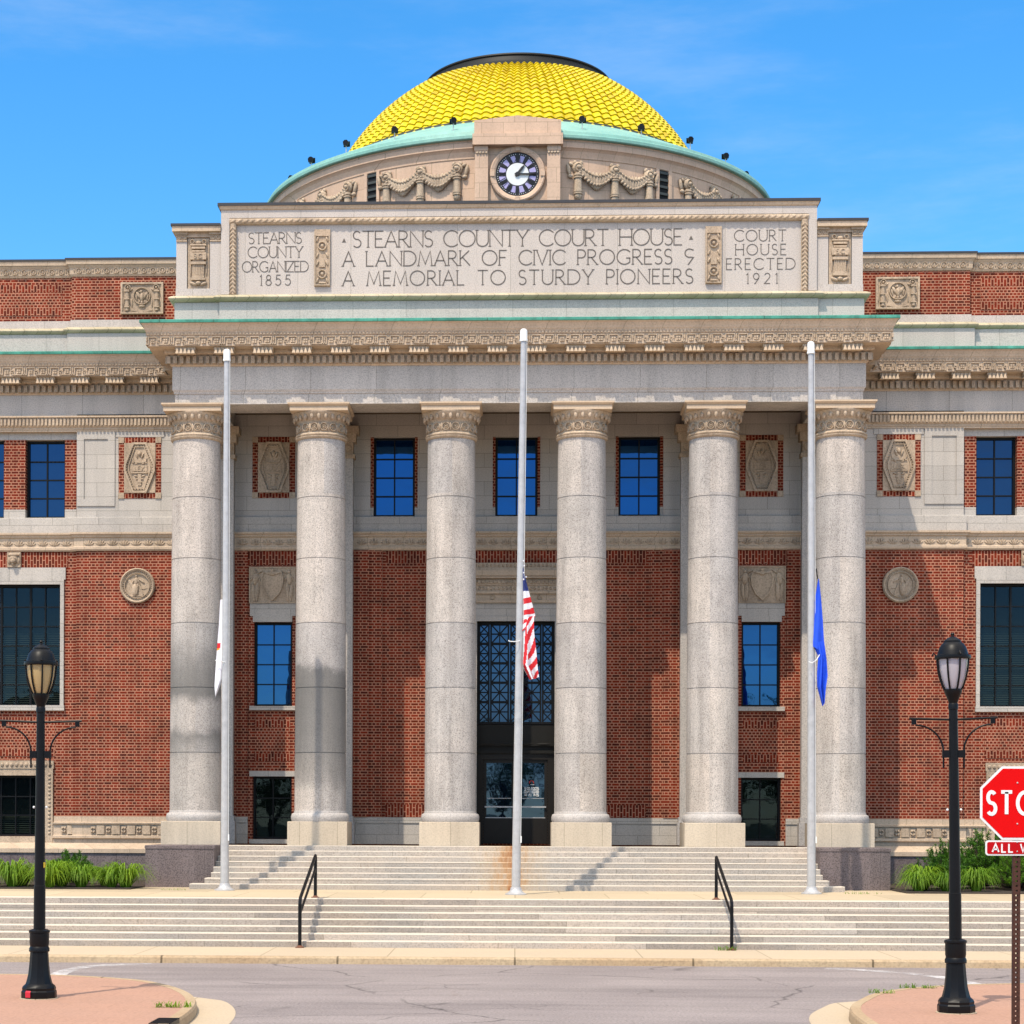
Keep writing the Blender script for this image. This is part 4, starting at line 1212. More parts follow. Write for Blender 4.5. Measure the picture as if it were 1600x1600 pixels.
for s in (-1, 1):                                          # ornament strips between the three inscriptions
    c = s*4.87; g = MB()
    g.box(c-.2, c+.2, -.55, -.48, 15.98, 17.40); rect_frame(g, c-.19, c+.19, 15.99, 17.25, -.58, -.54, .025)
    for z in (16.28, 16.98): g.ring(c, -.55, z, .125, .05, .05, 20); g.blob(c, -.56, z, .045, .05, .045)
    g.blob(c, -.55, 16.05, .1, .05, .035); g.poly([(c-.07,16.45),(c+.07,16.45),(c+.07,16.58),(c,16.66),(c-.07,16.58)], -.585, -.54)
    for q in (-1, 1):
        for z in (16.55, 16.75, 17.15, 16.12): g.blob(c+q*.12, -.555, z, .03, .035, .075, rot=q*.4)
    part(g, "ornament_strip", M_terra_s, att, smooth=True)
g = MB()                                                   # the inscription
LW = .025
def line(t, px0, px1, py_top, py_bot, w=LW):
    y0 = -.508
    X = lambda p: (p-805)/62.6
    Zf = lambda p: 2.66 + (1280-p)/62.6
    text_strokes(g, t, X(px0), X(px1), Zf(py_bot), Zf(py_top)-Zf(py_bot), y0, -.49, w, serif=.09)
line("STEARNS COUNTY COURT HOUSE", 548, 1061, 360, 385)
line("A LANDMARK OF CIVIC PROGRESS &", 532, 1079, 391.5, 414.5)
line("A MEMORIAL TO STURDY PIONEERS", 532, 1078, 422.5, 445)
line("STEARNS", 384, 467, 361, 378, .018); line("COUNTY", 383, 469, 383, 400, .018); line("ORGANIZED", 374, 478, 406, 422.5, .018); line("1855", 402, 450, 427.5, 443.5, .020)
line("COURT", 1142, 1222, 363, 380, .018); line("HOUSE", 1144, 1222, 385, 401.5, .018); line("ERECTED", 1130, 1236, 407, 424, .018); line("1921", 1161, 1208, 430, 446, .018)
for px in (534, 1075):
    x = (px-805)/62.6; z = 2.66+(1280-377)/62.6
    g.poly([(x-.05,z),(x+.05,z),(x,z+.10)], -.508, -.49)
split(g, "inscription", M_letter, .16, att)

for s in (-1, 1):                                          # side piers with urns
    g = MB(); a, b = sorted((s*7.41, s*8.53)); g.box(a, b, -.42, 1.6, 15.77, 17.33)
    for p, q in ((7.41, 7.70), (8.28, 8.55)):
        a, b = sorted((s*p, s*q)); g.box(a, b, -.50, -.40, 15.95, 17.13)
    a, b = sorted((s*7.41, s*8.56)); g.box(a, b, -.51, -.40, 15.772, 15.95)
    pier = part(g, "attic_pier", M_insc, att)
    g = MB()
    for p, q in ((7.41, 7.70), (8.28, 8.55)):
        a, b = sorted((s*p, s*q)); g.box(a, b, -.53, -.40, 17.13, 17.16); g.box(a, b, -.51, -.40, 17.16, 17.30); g.box(a-.02, b+.02, -.55, -.40, 17.30, 17.36)
        g.ring((a+b)/2-.07, -.51, 17.23, .06, .025, .025); g.ring((a+b)/2+.07, -.51, 17.23, .06, .025, .025)
    a, b = sorted((s*7.70, s*8.28)); g.box(a, b, -.5, -.40, 17.24, 17.36)
    split(g, "pier_cap", M_terra_s, .02, att)
    g = MB(); a, b = sorted((s*7.42, s*8.64)); g.box(a, b, -.62, 1.7, 17.362, 17.49); part(g, "pier_coping", M_terra, att)
    g = MB(); a, b = sorted((s*7.42, s*8.67)); g.box(a, b, -.65, 1.72, 17.492, 17.55); part(g, "coping", M_coping, att)
    urn_relief(s*7.99, 15.96, 17.22, -.42)
# wing attics
for s in (-1, 1):
    p = [(8.5,2.6),(11.9,2.6),(11.9,2.72),(EX,2.72)]
    if s < 0: p = [(-x, y) for x, y in reversed(p)]
    g = MB(); g.mould(p, [(-.4,14.96),(.10,14.96),(.10,15.6),(-.4,15.6)]); g.mould(p, [(-.4,15.77),(.03,15.77),(.03,15.98),(-.4,15.98)]); par = part(g, "parapet_base", M_insc)
    g = MB(); g.mould(p, [(-.3,15.602)] + arc_prof(.10,15.604,15.766,.09) + [(-.3,15.768)]); part(g, "roll_moulding", M_torus, par, smooth=True)
    g = MB(); g.mould(p, [(-.4,15.98),(0,15.98),(0,17.14),(-.4,17.14)]); part(g, "parapet", M_brick)
    g = MB(); g.mould(p, [(-.42,17.14),(.02,17.14),(.04,17.18),(.05,17.20),(.06,17.36),(.10,17.42),(.10,17.44),(-.42,17.44)]); ob = part(g, "parapet_frieze", M_terra)
    g = MB(); x = 8.7
    while x < 21.8:
        y = 2.6 if x < 11.85 else 2.72
        g.ring(s*x, y-.05, 17.28, .085, .03, .035, 14); g.blob(s*x, y-.05, 17.28, .03, .03, .05, nu=6, nv=4); g.blob(s*(x+.125), y-.05, 17.30, .03, .03, .07, nu=6, nv=4); x += .25
    part(g, "scroll_frieze", M_terra_s, ob, smooth=True)
    g = MB(); g.mould(p, [(-.44,17.442),(.13,17.442),(.14,17.55),(-.44,17.55)]); part(g, "parapet_coping", M_terra, ob)
    g = MB(); g.mould(p, [(-.46,17.552),(.16,17.552),(.16,17.605),(-.46,17.61)]); part(g, "coping", M_coping, ob)
    eagle_panel(s*10.0, 16.12, 16.96, 2.6)
    hex_plaque(s*10.05, 11.20, 12.83, WY)
    hex_plaque(s*6.46, 11.20, 12.83, WY)
    arms_panel(s*6.48, 8.40, 9.36, WY)
    roundel(s*10.1, 8.87, WY, s)
    lion_head(s*13.45, 9.58, WO)
    g = MB()                                               # framed granite panels with incised joints
    for x0, x1 in ((10.72, 11.74), (8.75, 9.36)):
        if x0 > 9: rect_frame(g, *sorted((s*(x0+.0), s*x1)), 11.0, 12.98, WY-.03, WY+.02, .19)
        else: a, b = sorted((s*x0, s*9.05)); g.box(a, b, WY-.03, WY+.02, 11.0, 12.98)
    a, b = sorted((s*9.4, s*10.70)); g.box(a, b, WY-.02, WY+.02, 12.84, 12.98)
    part(g, "panel_frame", M_stonew)

# ---------------------------------------------------------------- entrance
g = MB()                                                   # terracotta door hood
g.box(-1.5, 1.5, WY-.03, WY+.2, 8.055, 8.40); g.box(-1.5, 1.5, WY-.05, WY+.2, 7.92, 8.05)
for q in (-1, 1): a, b = sorted((q*1.03, q*1.28)); g.box(a, b, WY-.04, WY+.2, 2.0, 7.918)
part(g, "door_surround", M_stonew)
g = MB()
for z0, z1, d in ((8.402,8.47,.10),(8.47,8.64,.06),(8.64,8.70,.12),(8.70,8.86,.08),(8.86,9.04,.11),(9.04,9.10,.22),(9.10,9.25,.26),(9.25,9.32,.20),(9.32,9.45,.16)):
    g.box(-1.55-d*.6, 1.55+d*.6, WY-d, WY+.05, z0+.001, z1)
hood = part(g, "door_entablature", M_terra)
g = MB(); x = -1.5
while x < 1.52:
    g.box(x-.03, x+.03, WY-.16, WY-.05, 8.91, 9.0); g.blob(x, WY-.08, 8.78, .035, .03, .05); g.blob(x, WY-.17, 9.38, .03, .03, .05); x += .105
for x in (-.62, .62): g.ring(x, WY-.06, 8.55, .07, .03, .03)
part(g, "door_carving", M_terra_s, hood, smooth=True)
GY = WY + .24
g = MB()                                                   # bronze grille over the doors
rect_frame(g, -1.03, 1.03, 5.2, 7.92, GY-.1, GY+.02, .06)
cols = [(-.97,-.72,0),(-.66,-.20,1),(-.13,.13,0),(.20,.66,1),(.72,.97,0)]
zz = [5.27 + k*(7.86-5.27)/5 for k in range(6)]
for x0, x1, kind in cols:
    for q in (x0, x1): g.box(q-.022, q+.022, GY-.08, GY, 5.2, 7.9)
    for k in range(5):
        a, b = zz[k], zz[k+1]; xm, zm = (x0+x1)/2, (a+b)/2
        g.box(x0, x1, GY-.075, GY-.002, b-.028, b+.028)
        if kind:
            g.box(xm-.014, xm+.014, GY-.055, GY-.004, a, b); g.box(x0, x1, GY-.054, GY-.005, zm-.014, zm+.014)
            g.stroke([(x0,a),(x1,b)], .03, GY-.06, GY-.006); g.stroke([(x0,b),(x1,a)], .03, GY-.0615, GY-.006)
        else:
            for p, r in ((a, zm), (zm, b)):
                g.stroke([(x0,p),(x1,r)], .026, GY-.06, GY-.006); g.stroke([(x0,r),(x1,p)], .026, GY-.0615, GY-.006)
            g.box(x0, x1, GY-.054, GY-.005, zm-.014, zm+.014)
gr = part(g, "grille", M_dark)
g = MB(); g.face([(-1,GY,5.2),(1,GY,5.2),(1,GY,7.9),(-1,GY,7.9)]); part(g, "glass", M_glass, gr)
g = MB(); g.box(-1.03, 1.03, GY-.08, GY+.1, 4.72, 5.19); g.box(-1.03, 1.03, GY-.12, GY+.1, 4.62, 4.72); g.box(-1.03, 1.03, GY-.06, GY+.1, 4.5, 4.62); g.box(-1.03, 1.03, GY-.13, GY+.1, 4.42, 4.5)
for k in range(4): g.blob(-.75+.5*k, GY-.11, 4.665, .22, .03, .035)
part(g, "transom_panel", plain("dark_bronze_panel", (0.014,0.013,0.011), 0.6, spec=0.2))
g = MB(); g.box(-1.03, -.86, GY-.07, GY+.1, 2.0, 4.42); g.box(.86, 1.03, GY-.07, GY+.1, 2.0, 4.42); g.box(-.86, .86, GY-.07, GY+.1, 4.26, 4.42)
part(g, "door_frame", M_bronze)
for s in (-1, 1):
    g = MB(); a, b = sorted((s*.012, s*.855))
    rect_frame(g, a, b, 2.02, 4.255, GY-.03, GY+.03, .085); g.box(a+.08, b-.08, GY-.028, GY+.02, 2.1, 2.72)
    d = part(g, "door", M_bronze)
    g = MB(); g.face([(a+.08,GY+.005,2.72),(b-.08,GY+.005,2.72),(b-.08,GY+.005,4.18),(a+.08,GY+.005,4.18)]); part(g, "glass", M_glass, d)
    g = MB(); g.box(a+.04, b-.04, GY-.09, GY-.06, 2.98, 3.02); g.box(a+.06, b-.06, GY-.036, GY-.031, 2.70, 2.722); g.box(a+.1, b-.1, GY-.02, GY-.004, 3.22, 3.236)
    for q in (a+.06, b-.06): g.box(q-.015, q+.015, GY-.088, GY-.03, 2.985, 3.015)
    part(g, "push_bar", M_alu, d)
    if s > 0:
        g = MB()
        for k, t in enumerate(("THESE DOORS", "REMAIN LOCKED", "AT ALL TIMES")):
            text_strokes(g, t, .24, .62, 3.46-.085*k, .06, GY-.003, GY+.004, .017)
        g.poly([(.40,3.585),(.50,3.585),(.50,3.60),(.40,3.60)], GY-.003, GY+.004)
        part(g, "door_notice", M_white, d)
        g = MB(); g.stroke(arc(.43,3.645,.055,.05,200,-20,12), .022, GY-.003, GY+.004); part(g, "notice_emblem", plain("notice_red", (0.5,0.03,0.02), 0.5), d)

# ---------------------------------------------------------------- drum and dome
DY = 14.0
def dcyl(g, prof, n=120, a0=-115, a1=115): g.lathe(prof, 0, DY, 0, n, a0, a1)
g = MB(); dcyl(g, [(7.91,15.1),(7.91,21.40),(7.93,21.42),(7.93,21.48),(7.96,21.55),(7.97,21.60),(8.0,21.64),(8.03,21.67),(8.05,21.68),(8.05,21.92),(8.0,21.93),(5.7,21.93)])
drum = part(g, "drum", M_drum_c if False else M_drum, smooth=True, angle=25)
g = MB(); g.lathe([(7.9,21.90),(8.15,21.90),(8.17,21.92),(8.17,22.0),(8.13,22.03),(8.1,22.12),(5.85,23.22),(5.6,23.22)], 0, DY, 0, 160)
part(g, "copper_roof", M_copper_l, drum, smooth=True, angle=20)
def polar(r, deg, z): return (r*math.sin(R(deg)), DY - r*math.cos(R(deg)), z)
def onto(g, t, r, deg, z):                                  # wrap a panel built at origin (facing -Y) on to the drum
    i0 = len(g.v); a0 = R(deg)
    for px, py, pz in t.v:
        rr = r - py; a = a0 + px/r
        g.v.append((rr*math.sin(a), DY - rr*math.cos(a), z + pz))
    g.f += [tuple(i0+q for q in f) for f in t.f]; g.m += t.m
for deg in (-58.5, -32, 32, 58.5, -85, 85):
    t = MB()
    t.box(-.17, .17, -.012, .02, -2.6, .0)
    g = MB(); onto(g, t, 7.91, deg, 21.40); lv = part(g, "louver", M_black, drum)
    t = MB()
    for k in range(12):
        z = -.12 - .2*k; t.box(-.16, .16, -.05, -.013, z, z+.07)
    g = MB(); onto(g, t, 7.91, deg, 21.40); part(g, "slat", plain("louver_slat", (0.045,0.05,0.045), 0.6) if "louver_slat" not in bpy.data.materials else bpy.data.materials["louver_slat"], lv)
    t = MB(); t.box(-.27, -.17, -.07, .02, -2.6, .0); t.box(.17, .27, -.07, .02, -2.6, 0)
    g = MB(); onto(g, t, 7.91, deg, 21.40); part(g, "louver_frame", M_drum, drum)
for deg, sp in ((-20.3, 7.9), (20.3, 7.9), (-46.5, 8.1), (46.5, 8.1)):
    t = MB()
    S = sp*math.pi/180*7.91
    for k in (-1, 0, 1):
        x = k*S; dz = 0
        t.blob(x, -.06, dz, .17, .10, .17, nu=14); t.ring(x, -.12, dz, .12, .03, .05, 18); t.blob(x, -.15, dz, .06, .06, .06)
        for q in (-1, 1): t.blob(x+q*.10, -.06, .15, .05, .05, .07, q*.6)
        t.tube([(x,-.07,-.16),(x,-.08,-.75)], .10, 12, r1=.115); t.blob(x, -.08, -.80, .11, .10, .12)
        for z in (-.2, -.27, -.66, -.72): t.tube([(x,-.075,z),(x,-.075,z-.035)], .13, 12)
    for k in (-1, 0):
        for j in range(13):                                # leafy garland between the rosettes
            f = (j+.5)/13; x = k*S + f*S; sag = -.36*math.sin(math.pi*f)**1.0
            th = .16 + .085*math.sin(math.pi*f)
            t.blob(x, -.07, -.02+sag*.9, .08, .09, th+.02, rot=math.cos(math.pi*f)*.6, nu=8, nv=5)
            for q in (-1, 1): t.blob(x+.01*q, -.13, -.02+sag*.9+q*th*.5, .045, .05, .06, rot=q*.8, nu=6, nv=4)
    for q in (-1, 1):
        t.blob(q*(S+.27), -.05, -.05, .06, .05, .17, -q*.2); t.blob(q*(S+.22), -.06, -.24, .08, .06, .06); t.blob(q*(S+.2), -.05, .1, .08, .05, .05, q*.5)
    g = MB(); onto(g, t, 7.91, deg, 21.14); part(g, "festoon", M_terra_s, drum, smooth=True, angle=60)

# clock pavilion
PY = DY - 8.28
g = MB()
g.box(-.83, .83, PY+.16, PY+1.6, 15.1, 21.62)
for s in (-1, 1): a, b = sorted((s*.83, s*1.20)); g.box(a, b, PY, PY+1.5, 15.1, 21.62)
for s in (-1, 1): a, b = sorted((s*.83, s*1.22)); g.box(a, b, PY-.02, PY+.1, 21.48, 21.615)
g.box(-1.27, 1.27, PY-.12, PY+1.6, 21.62, 21.93)
g.poly([(-1.22,21.93),(1.22,21.93),(1.22,22.32),(0,22.45),(-1.22,22.32)], PY-.05, PY+1.6)
pav = part(g, "clock_pavilion", M_drum)
g = MB()
for s in (-1, 1):
    for k in range(4): x = s*(.88+.085*k+.0); g.blob(x, PY-.02, 21.42, .034, .03, .034)
part(g, "bead_row", M_white if False else M_abacus, pav, smooth=True)
CZ = 20.85
def disc_ring(prof, n=64):                                  # lathe turned to face -Y at the clock
    t = MB(); t.lathe(prof, n=n, cap=False); return [(x, z, -y) for x, y, z in t.v], t.f, t.m
def face_ring(g, prof, y0, n=64):
    v, f, m = disc_ring(prof, n); i0 = len(g.v)
    g.v += [(x, y0 - yy, CZ + z) for x, yy, z in v]; g.f += [tuple(i0+q for q in k) for k in f]; g.m += m
CY = PY + .16
g = MB(); face_ring(g, [(.62,.0),(.62,.06),(.66,.09),(.68,.10),(.70,.10),(.74,.12),(.775,.10),(.79,.05),(.79,0)], CY)
for x, z in ((0,.71),(0,-.71),(.71,0),(-.71,0)): g.box(x-.06, x+.06, CY-.135, CY-.01, CZ+z-.07, CZ+z+.07)
part(g, "clock_surround", M_drum, pav, smooth=True)
g = MB(); face_ring(g, [(0.0,.04),(.60,.04),(.625,.06),(.63,.0)], CY)
dial = part(g, "clock", plain("clock_black", (0.012,0.009,0.010), 0.5), smooth=True)
M_cpan = plain("clock_lilac_glass", (0.42,0.37,0.62), 0.35)
g = MB()
def sector(g, a0, a1, r0, r1, y0, y1, n=5):
    A = [(r0*math.sin(R(a0+(a1-a0)*k/n)), CZ + r0*math.cos(R(a0+(a1-a0)*k/n))) for k in range(n+1)]
    B = [(r1*math.sin(R(a0+(a1-a0)*k/n)), CZ + r1*math.cos(R(a0+(a1-a0)*k/n))) for k in range(n+1)]
    g.poly(A + B[::-1], y0, y1)
for k in range(12): sector(g, k*30+7, k*30+23, .345, .525, CY-.048, CY-.04)
part(g, "dial_pane", M_cpan, dial)
g = MB(); face_ring(g, [(0,.05),(.315,.05),(.32,.04)], CY, 48)
for k in range(60):
    if k % 5: a = R(k*6); face_ring_pt = (.565*math.sin(a), CZ + .565*math.cos(a)); g.blob(face_ring_pt[0], CY-.042, face_ring_pt[1], .012, .01, .012, nu=6, nv=4)
part(g, "dial_centre", M_white, dial)
NUM = {1:"I",2:"II",3:"III",4:"IIII",5:"V",6:"VI",7:"VII",8:"VIII",9:"IX",10:"X",11:"XI",12:"XII"}
g = MB(); gl_ = MB()
for hr, t in NUM.items():
    wds = {'I': .028, 'V': .07, 'X': .075}; W = sum(wds[c] for c in t) + .014*(len(t)-1); x = -W/2; q = MB()
    for c in t:
        w = wds[c]; r0, r1 = .345, .525
        if c == 'I': q.stroke([(x+w/2,r0),(x+w/2,r1)], .018, -.056, -.045)
        elif c == 'V': q.stroke([(x,r1),(x+w/2,r0),(x+w,r1)], .015, -.056, -.045)
        else: q.stroke([(x,r0),(x+w,r1)], .015, -.056, -.045); q.stroke([(x,r1),(x+w,r0)], .014, -.057, -.045)
        x += w + .014
    a = -R(hr*30)
    g = MB()
    for tgt in (g,):
        i0 = len(tgt.v)
        tgt.v += [(px*math.cos(a) - pz*math.sin(a), CY + py, CZ + px*math.sin(a) + pz*math.cos(a)) for px, py, pz in q.v]
        tgt.f += [tuple(i0+k for k in f) for f in q.f]; tgt.m += q.m
    part(g, "numeral", bpy.data.materials["clock_black"], dial)
for deg, L, w in ((38, .36, .05), (91, .53, .032)):
    g = MB(); a = R(deg); d = Vector((math.sin(a), math.cos(a))); p = Vector((d.y, -d.x))
    pts = [(-d*.08 - p*w*.6), (-d*.08 + p*w*.6), (d*L*.6 + p*w*.7), (d*L), (d*L*.6 - p*w*.7)]
    g.poly([(q.x, CZ+q.y) for q in pts], CY-.085 - (.006 if L > .4 else 0), CY-.07)
    if L < .4: face_ring(g, [(0,.095),(.06,.095),(.06,.05)], CY, 20)
    part(g, "hand", bpy.data.materials["clock_black"], dial)

# the tiled dome: every tile an S-curved step in one mesh
def yellow_tiles():
    m, n, l, b = new_mat("yellow_glazed_tile")
    v = coords(n, l)
    c = mixc(n, l, ramp(n, l, noise(n, l, v, 9.0, 3, 0.7), [(0.3, 0.0), (0.7, 1.0)]), (0.60, 0.425, 0.002), (0.70, 0.555, 0.008))
    c = mixc(n, l, ramp(n, l, noise(n, l, v, 1.2, 4, 0.7), [(0.55, 0.0), (0.72, 0.35)]), c, (0.52, 0.34, 0.004))
    at = n.new("ShaderNodeAttribute"); at.attribute_name = "tile"
    c = mixc(n, l, 1.0, c, ramp(n, l, at.outputs["Fac"], [(0.0, (0.80, 0.74, 0.6)), (0.2, (0.94, 0.92, 0.9)), (0.75, (1.0, 1.0, 1.0)), (1.0, (1.12, 1.18, 1.4))]), 'MULTIPLY')
    l.new(c, b.inputs["Base Color"]); b.inputs["Roughness"].default_value = 0.30; b.inputs["Specular IOR Level"].default_value = 0.3
    return m
RHO, ZC = 6.49, 20.25
g = MB(); NC, NR, SUB = 114, 17, 8
p0, p1 = math.asin(5.83/RHO), math.asin(3.36/RHO)
for r in range(NR):
    pa = p0 + (p1-p0)*r/NR; pb = p0 + (p1-p0)*(r+1.12)/NR
    rows = []
    for ph, lift in ((pa, -.02), (pa, .062), (pa + (pb-pa)*.5, .042), (pb, .018)):
        row = []
        for k in range(NC*SUB):
            t = (k % SUB)/SUB
            wv = .075*(math.cos(2*math.pi*t)*.5+.5)**1.3
            rr = RHO + (lift if lift < 0 else lift + wv*(5.8/RHO*0.6+.4))
            a = 2*math.pi*(k/SUB + .06*math.sin(2*math.pi*t))/NC
            row.append((rr*math.sin(ph)*math.sin(a), DY - rr*math.sin(ph)*math.cos(a), ZC + rr*math.cos(ph)))
        rows.append(row)
    g.grid(rows, closed=True)
dome = part(g, "dome", yellow_tiles(), smooth=True, angle=40)
ta = dome.data.attributes.new("tile", 'FLOAT', 'FACE')
rv = [[random.random() for _ in range(NC)] for _ in range(NR)]
ta.data.foreach_set("value", [rv[r][k // SUB] for r in range(NR) for strip in range(3) for k in range(NC*SUB)])
g = MB(); g.lathe([(5.55,23.0),(5.92,23.05),(5.9,23.25),(5.6,23.3)], 0, DY, 0, 120); part(g, "tile_base_rim", plain("lead_flashing", (0.05,0.055,0.05), 0.7), dome)  # dark ring under the lowest tile course
g = MB(); g.lathe([(3.3,25.70),(3.43,25.74),(3.46,25.82),(3.40,25.88),(3.22,25.93),(3.12,25.99),(3.06,26.10),(3.02,26.22),(3.05,26.26),(3.03,26.31),(2.90,26.35),(2.6,26.38),(0,26.42)], 0, DY, 0, 120, cap=False)
part(g, "dome_ring", plain("black_bronze_ring", (0.008,0.009,0.009), 0.55, spec=0.25), dome, smooth=True, angle=40)
for s in (-1, 1):                                           # small piers on the roof at the shoulders of the drum
    g = MB(); a, b = sorted((s*7.22, s*7.42)); g.box(a, b, 9.0, 9.9, 15.1, 20.95); rp = part(g, "roof_pier", M_drum)
    g = MB(); a, b = sorted((s*7.20, s*7.44)); g.box(a, b, 8.98, 9.92, 20.952, 21.08); part(g, "pier_cap", M_copper_l, rp)
# ================================================================== floodlights on the rim of the dome
def make_floodlight():
    e = empty("floodlight"); 
    g = MB(); g.tube([(0,0,-.05),(0,0,.34)], .022, 6); g.box(-.06,.06,-.06,.06,-.05,.0); g.build("stem", M_alu, e)
    g = MB(); g.poly([(-.10,.34),(.10,.34),(.13,.50),(.06,.58),(-.06,.58),(-.13,.50)], -.09, .10); g.box(-.15,.15,-.11,-.08,.32,.56); g.build("lamp_head", M_iron, e)
    return e
ORD = ("first", "second", "third", "fourth", "outermost")
fl0 = None
for s, side in ((-1, "left"), (1, "right")):
    for k in range(1, 6):
        e = make_floodlight() if fl0 is None else copy_tree(fl0)
        fl0 = fl0 or e
        a = s*14.35*k; r = 7.45
        e.location = (r*math.sin(R(a)), DY - r*math.cos(R(a)), 22.12 + (8.1-r)/2.25*1.1 - .02)
        e.rotation_euler = (0, 0, R(a + 150*s)); e.scale = (.66, .66, .66)
        nth = "outermost" if k == 5 else ORD[k-1]
        tag(e, "black floodlight on the copper dome rim, %s to the %s of the clock" % (nth, side), "floodlight", "floodlights round the dome")

# ================================================================== flagpoles and flags
def make_pole(x, y, lean, lab):
    e = empty("flagpole", (x, y, 1.0)); tag(e, lab, "flagpole", "flagpoles in front of the steps")
    g = MB(); H = 12.25
    g.tube([(0,0,0.0),(0,0,3.5),(0,0,8.0),(0,0,H)], .100, 16, r1=.066); g.build("pole", M_alu, e, smooth=True)
    g = MB(); g.lathe([(.24,0),(.24,.02),(.17,.05),(.13,.10),(.115,.16),(.09,.17)], n=20); g.build("base_flange", M_alu, e, smooth=True)
    g = MB(); g.lathe([(.04,H-.01),(.09,H),(.09,H+.04),(.082,H+.06),(.082,H+.22),(.075,H+.25),(.05,H+.275),(.001,H+.285)], n=16); g.build("cap", M_white, e, smooth=True, angle=30)
    g = MB(); g.tube([(.09,-.06,1.2),(.085,-.05,6),(.075,-.04,H)], .006, 5); g.box(.08,.11,-.08,-.04,1.15,1.3); g.build("halyard", M_white, e)
    e.rotation_euler = (0, lean, 0)
    return e
make_pole(-6.72, -4.2, R(.05), "silver flagpole left of the steps carrying the white flag")
make_pole(0.02, -5.9, R(.60), "silver flagpole in the middle of the terrace carrying the striped flag")
make_pole(6.72, -4.6, R(-.25), "silver flagpole right of the steps carrying the blue flag")

M_fr = plain("flag_red", (0.62, 0.012, 0.02), 0.75, var=0.08); M_fw = plain("flag_white", (0.78, 0.76, 0.80), 0.75, var=0.05)
M_fn = plain("flag_navy", (0.018, 0.03, 0.16), 0.75, var=0.1); M_fb = plain("flag_blue", (0.008, 0.075, 0.72), 0.65, var=0.1)
M_fy = plain("flag_orange", (0.85, 0.32, 0.02), 0.7)
def cloth(left, right, nt, nu, depth, folds, mfun):
    """hanging cloth: left/right edge curves (x, z) sampled by t; folds in depth"""
    def at(c, t):
        p = t*(len(c)-1); k = min(int(p), len(c)-2); f = p-k
        return (c[k][0]*(1-f)+c[k+1][0]*f, c[k][1]*(1-f)+c[k+1][1]*f)
    g = MB(); rows = []
    for i in range(nt+1):
        t = i/nt; l = at(left, t); r = at(right, t); row = []
        for j in range(nu+1):
            u = j/nu
            x = l[0]+(r[0]-l[0])*u; z = l[1]+(r[1]-l[1])*u
            y = depth*math.sin(folds*math.pi*u + 2.2*t)*(.25+t) - .04*u
            row.append((x, y, z))
        rows.append(row)
    i0 = 0
    for r in rows: g.v.extend(r)
    n = nu+1
    for i in range(nt):
        for j in range(nu):
            g.f.append((i*n+j, i*n+j+1, (i+1)*n+j+1, (i+1)*n+j)); g.m.append(mfun((i+.5)/nt, (j+.5)/nu))
    return g
SC = 1/70.5
def fp(pts, px0, py0, sc=SC): return [((x-px0)*sc, -(y-py0)*sc) for x, y in pts]
# national flag, limp at half mast: upper drape, then a folded tail in front of it
e = empty("flag", (0.10, -5.92, 2.66 + (1280-868)*SC)); tag(e, "limp red and white striped flag with starred blue corner on the middle pole", "flag", "flags at half mast")
left = fp([(814.5,866),(814.5,900),(814.5,940),(814.5,965),(815,990)], 815, 868)
right = fp([(817,870),(823,905),(831,935),(838,961),(836,968)], 815, 868)
def us(t, u):
    if t < .40: return 2
    k = int((t-.40)/.0805 + .04*u)
    return 1 if k % 2 == 0 else 0
g = cloth(left, right, 90, 14, .05, 2.5, us); g.build("drape", [M_fr, M_fw, M_fn], e, smooth=True, angle=180)
left2 = fp([(816,966),(815.5,985),(815,1020),(815,1036),(830,1062)], 815, 868)
right2 = fp([(836,962),(836,985),(840,1020),(842,1045),(844,1058)], 815, 868)
def us2(t, u):
    q = (t*8.6 + u*3.2 if u > .45 else t*2.0 + 1.4 + u*4.2)
    return int(q) % 2 if u > .45 else (1 if int(q*1.2) % 2 else 0)
g = cloth(left2, right2, 90, 24, .07, 3.0, us2); o = g.build("tail", [M_fr, M_fw, M_fn], e, smooth=True, angle=180); o.location.y = -.03
g = MB()
for x, y in ((819.5,877),(820.5,884.5),(819.8,895.5),(819.6,905.8),(823.5,902)):
    cx, cz = (x-815)*SC, -(y-868)*SC; P = []
    for k in range(10):
        a = math.pi/2 + k*math.pi/5; r = .024 if k % 2 == 0 else .011; P.append((cx+r*math.cos(a), cz+r*math.sin(a)))
    g.poly(P, -.125, -.10)
g.build("star", M_fw, e)
g = MB(); rr = [( -.12+.12*math.cos(R(a))-.02, .12*math.sin(R(a))-.05, -(996-868)*SC - .10*math.cos(R(a)*.5+.8)) for a in range(-200, 30, 15)]; g.tube(rr, .010, 6); g.build("retaining_ring", M_white, e)
# blue state flag
S2 = 1/68.5
e = empty("flag", (6.83, -4.66, 2.66 + (1280-905)*S2)); tag(e, "limp plain blue flag hanging on the right pole", "flag", "flags at half mast")
left = fp([(1274.5,905),(1270,935),(1265,970),(1261.5,1003),(1263.5,1008)], 1274, 905, S2)
right = fp([(1275.5,905),(1279,935),(1282,970),(1284,1003),(1286,1022)], 1274, 905, S2)
cloth(left, right, 40, 14, .05, 2.2, lambda t, u: 0).build("drape", [M_fb], e, smooth=True, angle=180)
left = fp([(1266,1006),(1275,1025),(1273.5,1050),(1274,1072),(1282,1102)], 1274, 905, S2)
right = fp([(1283,1000),(1287,1030),(1288.5,1055),(1286,1075),(1284,1098)], 1274, 905, S2)
o = cloth(left, right, 50, 16, .07, 3.2, lambda t, u: 0).build("tail", [M_fb], e, smooth=True, angle=180); o.location.y = -.02
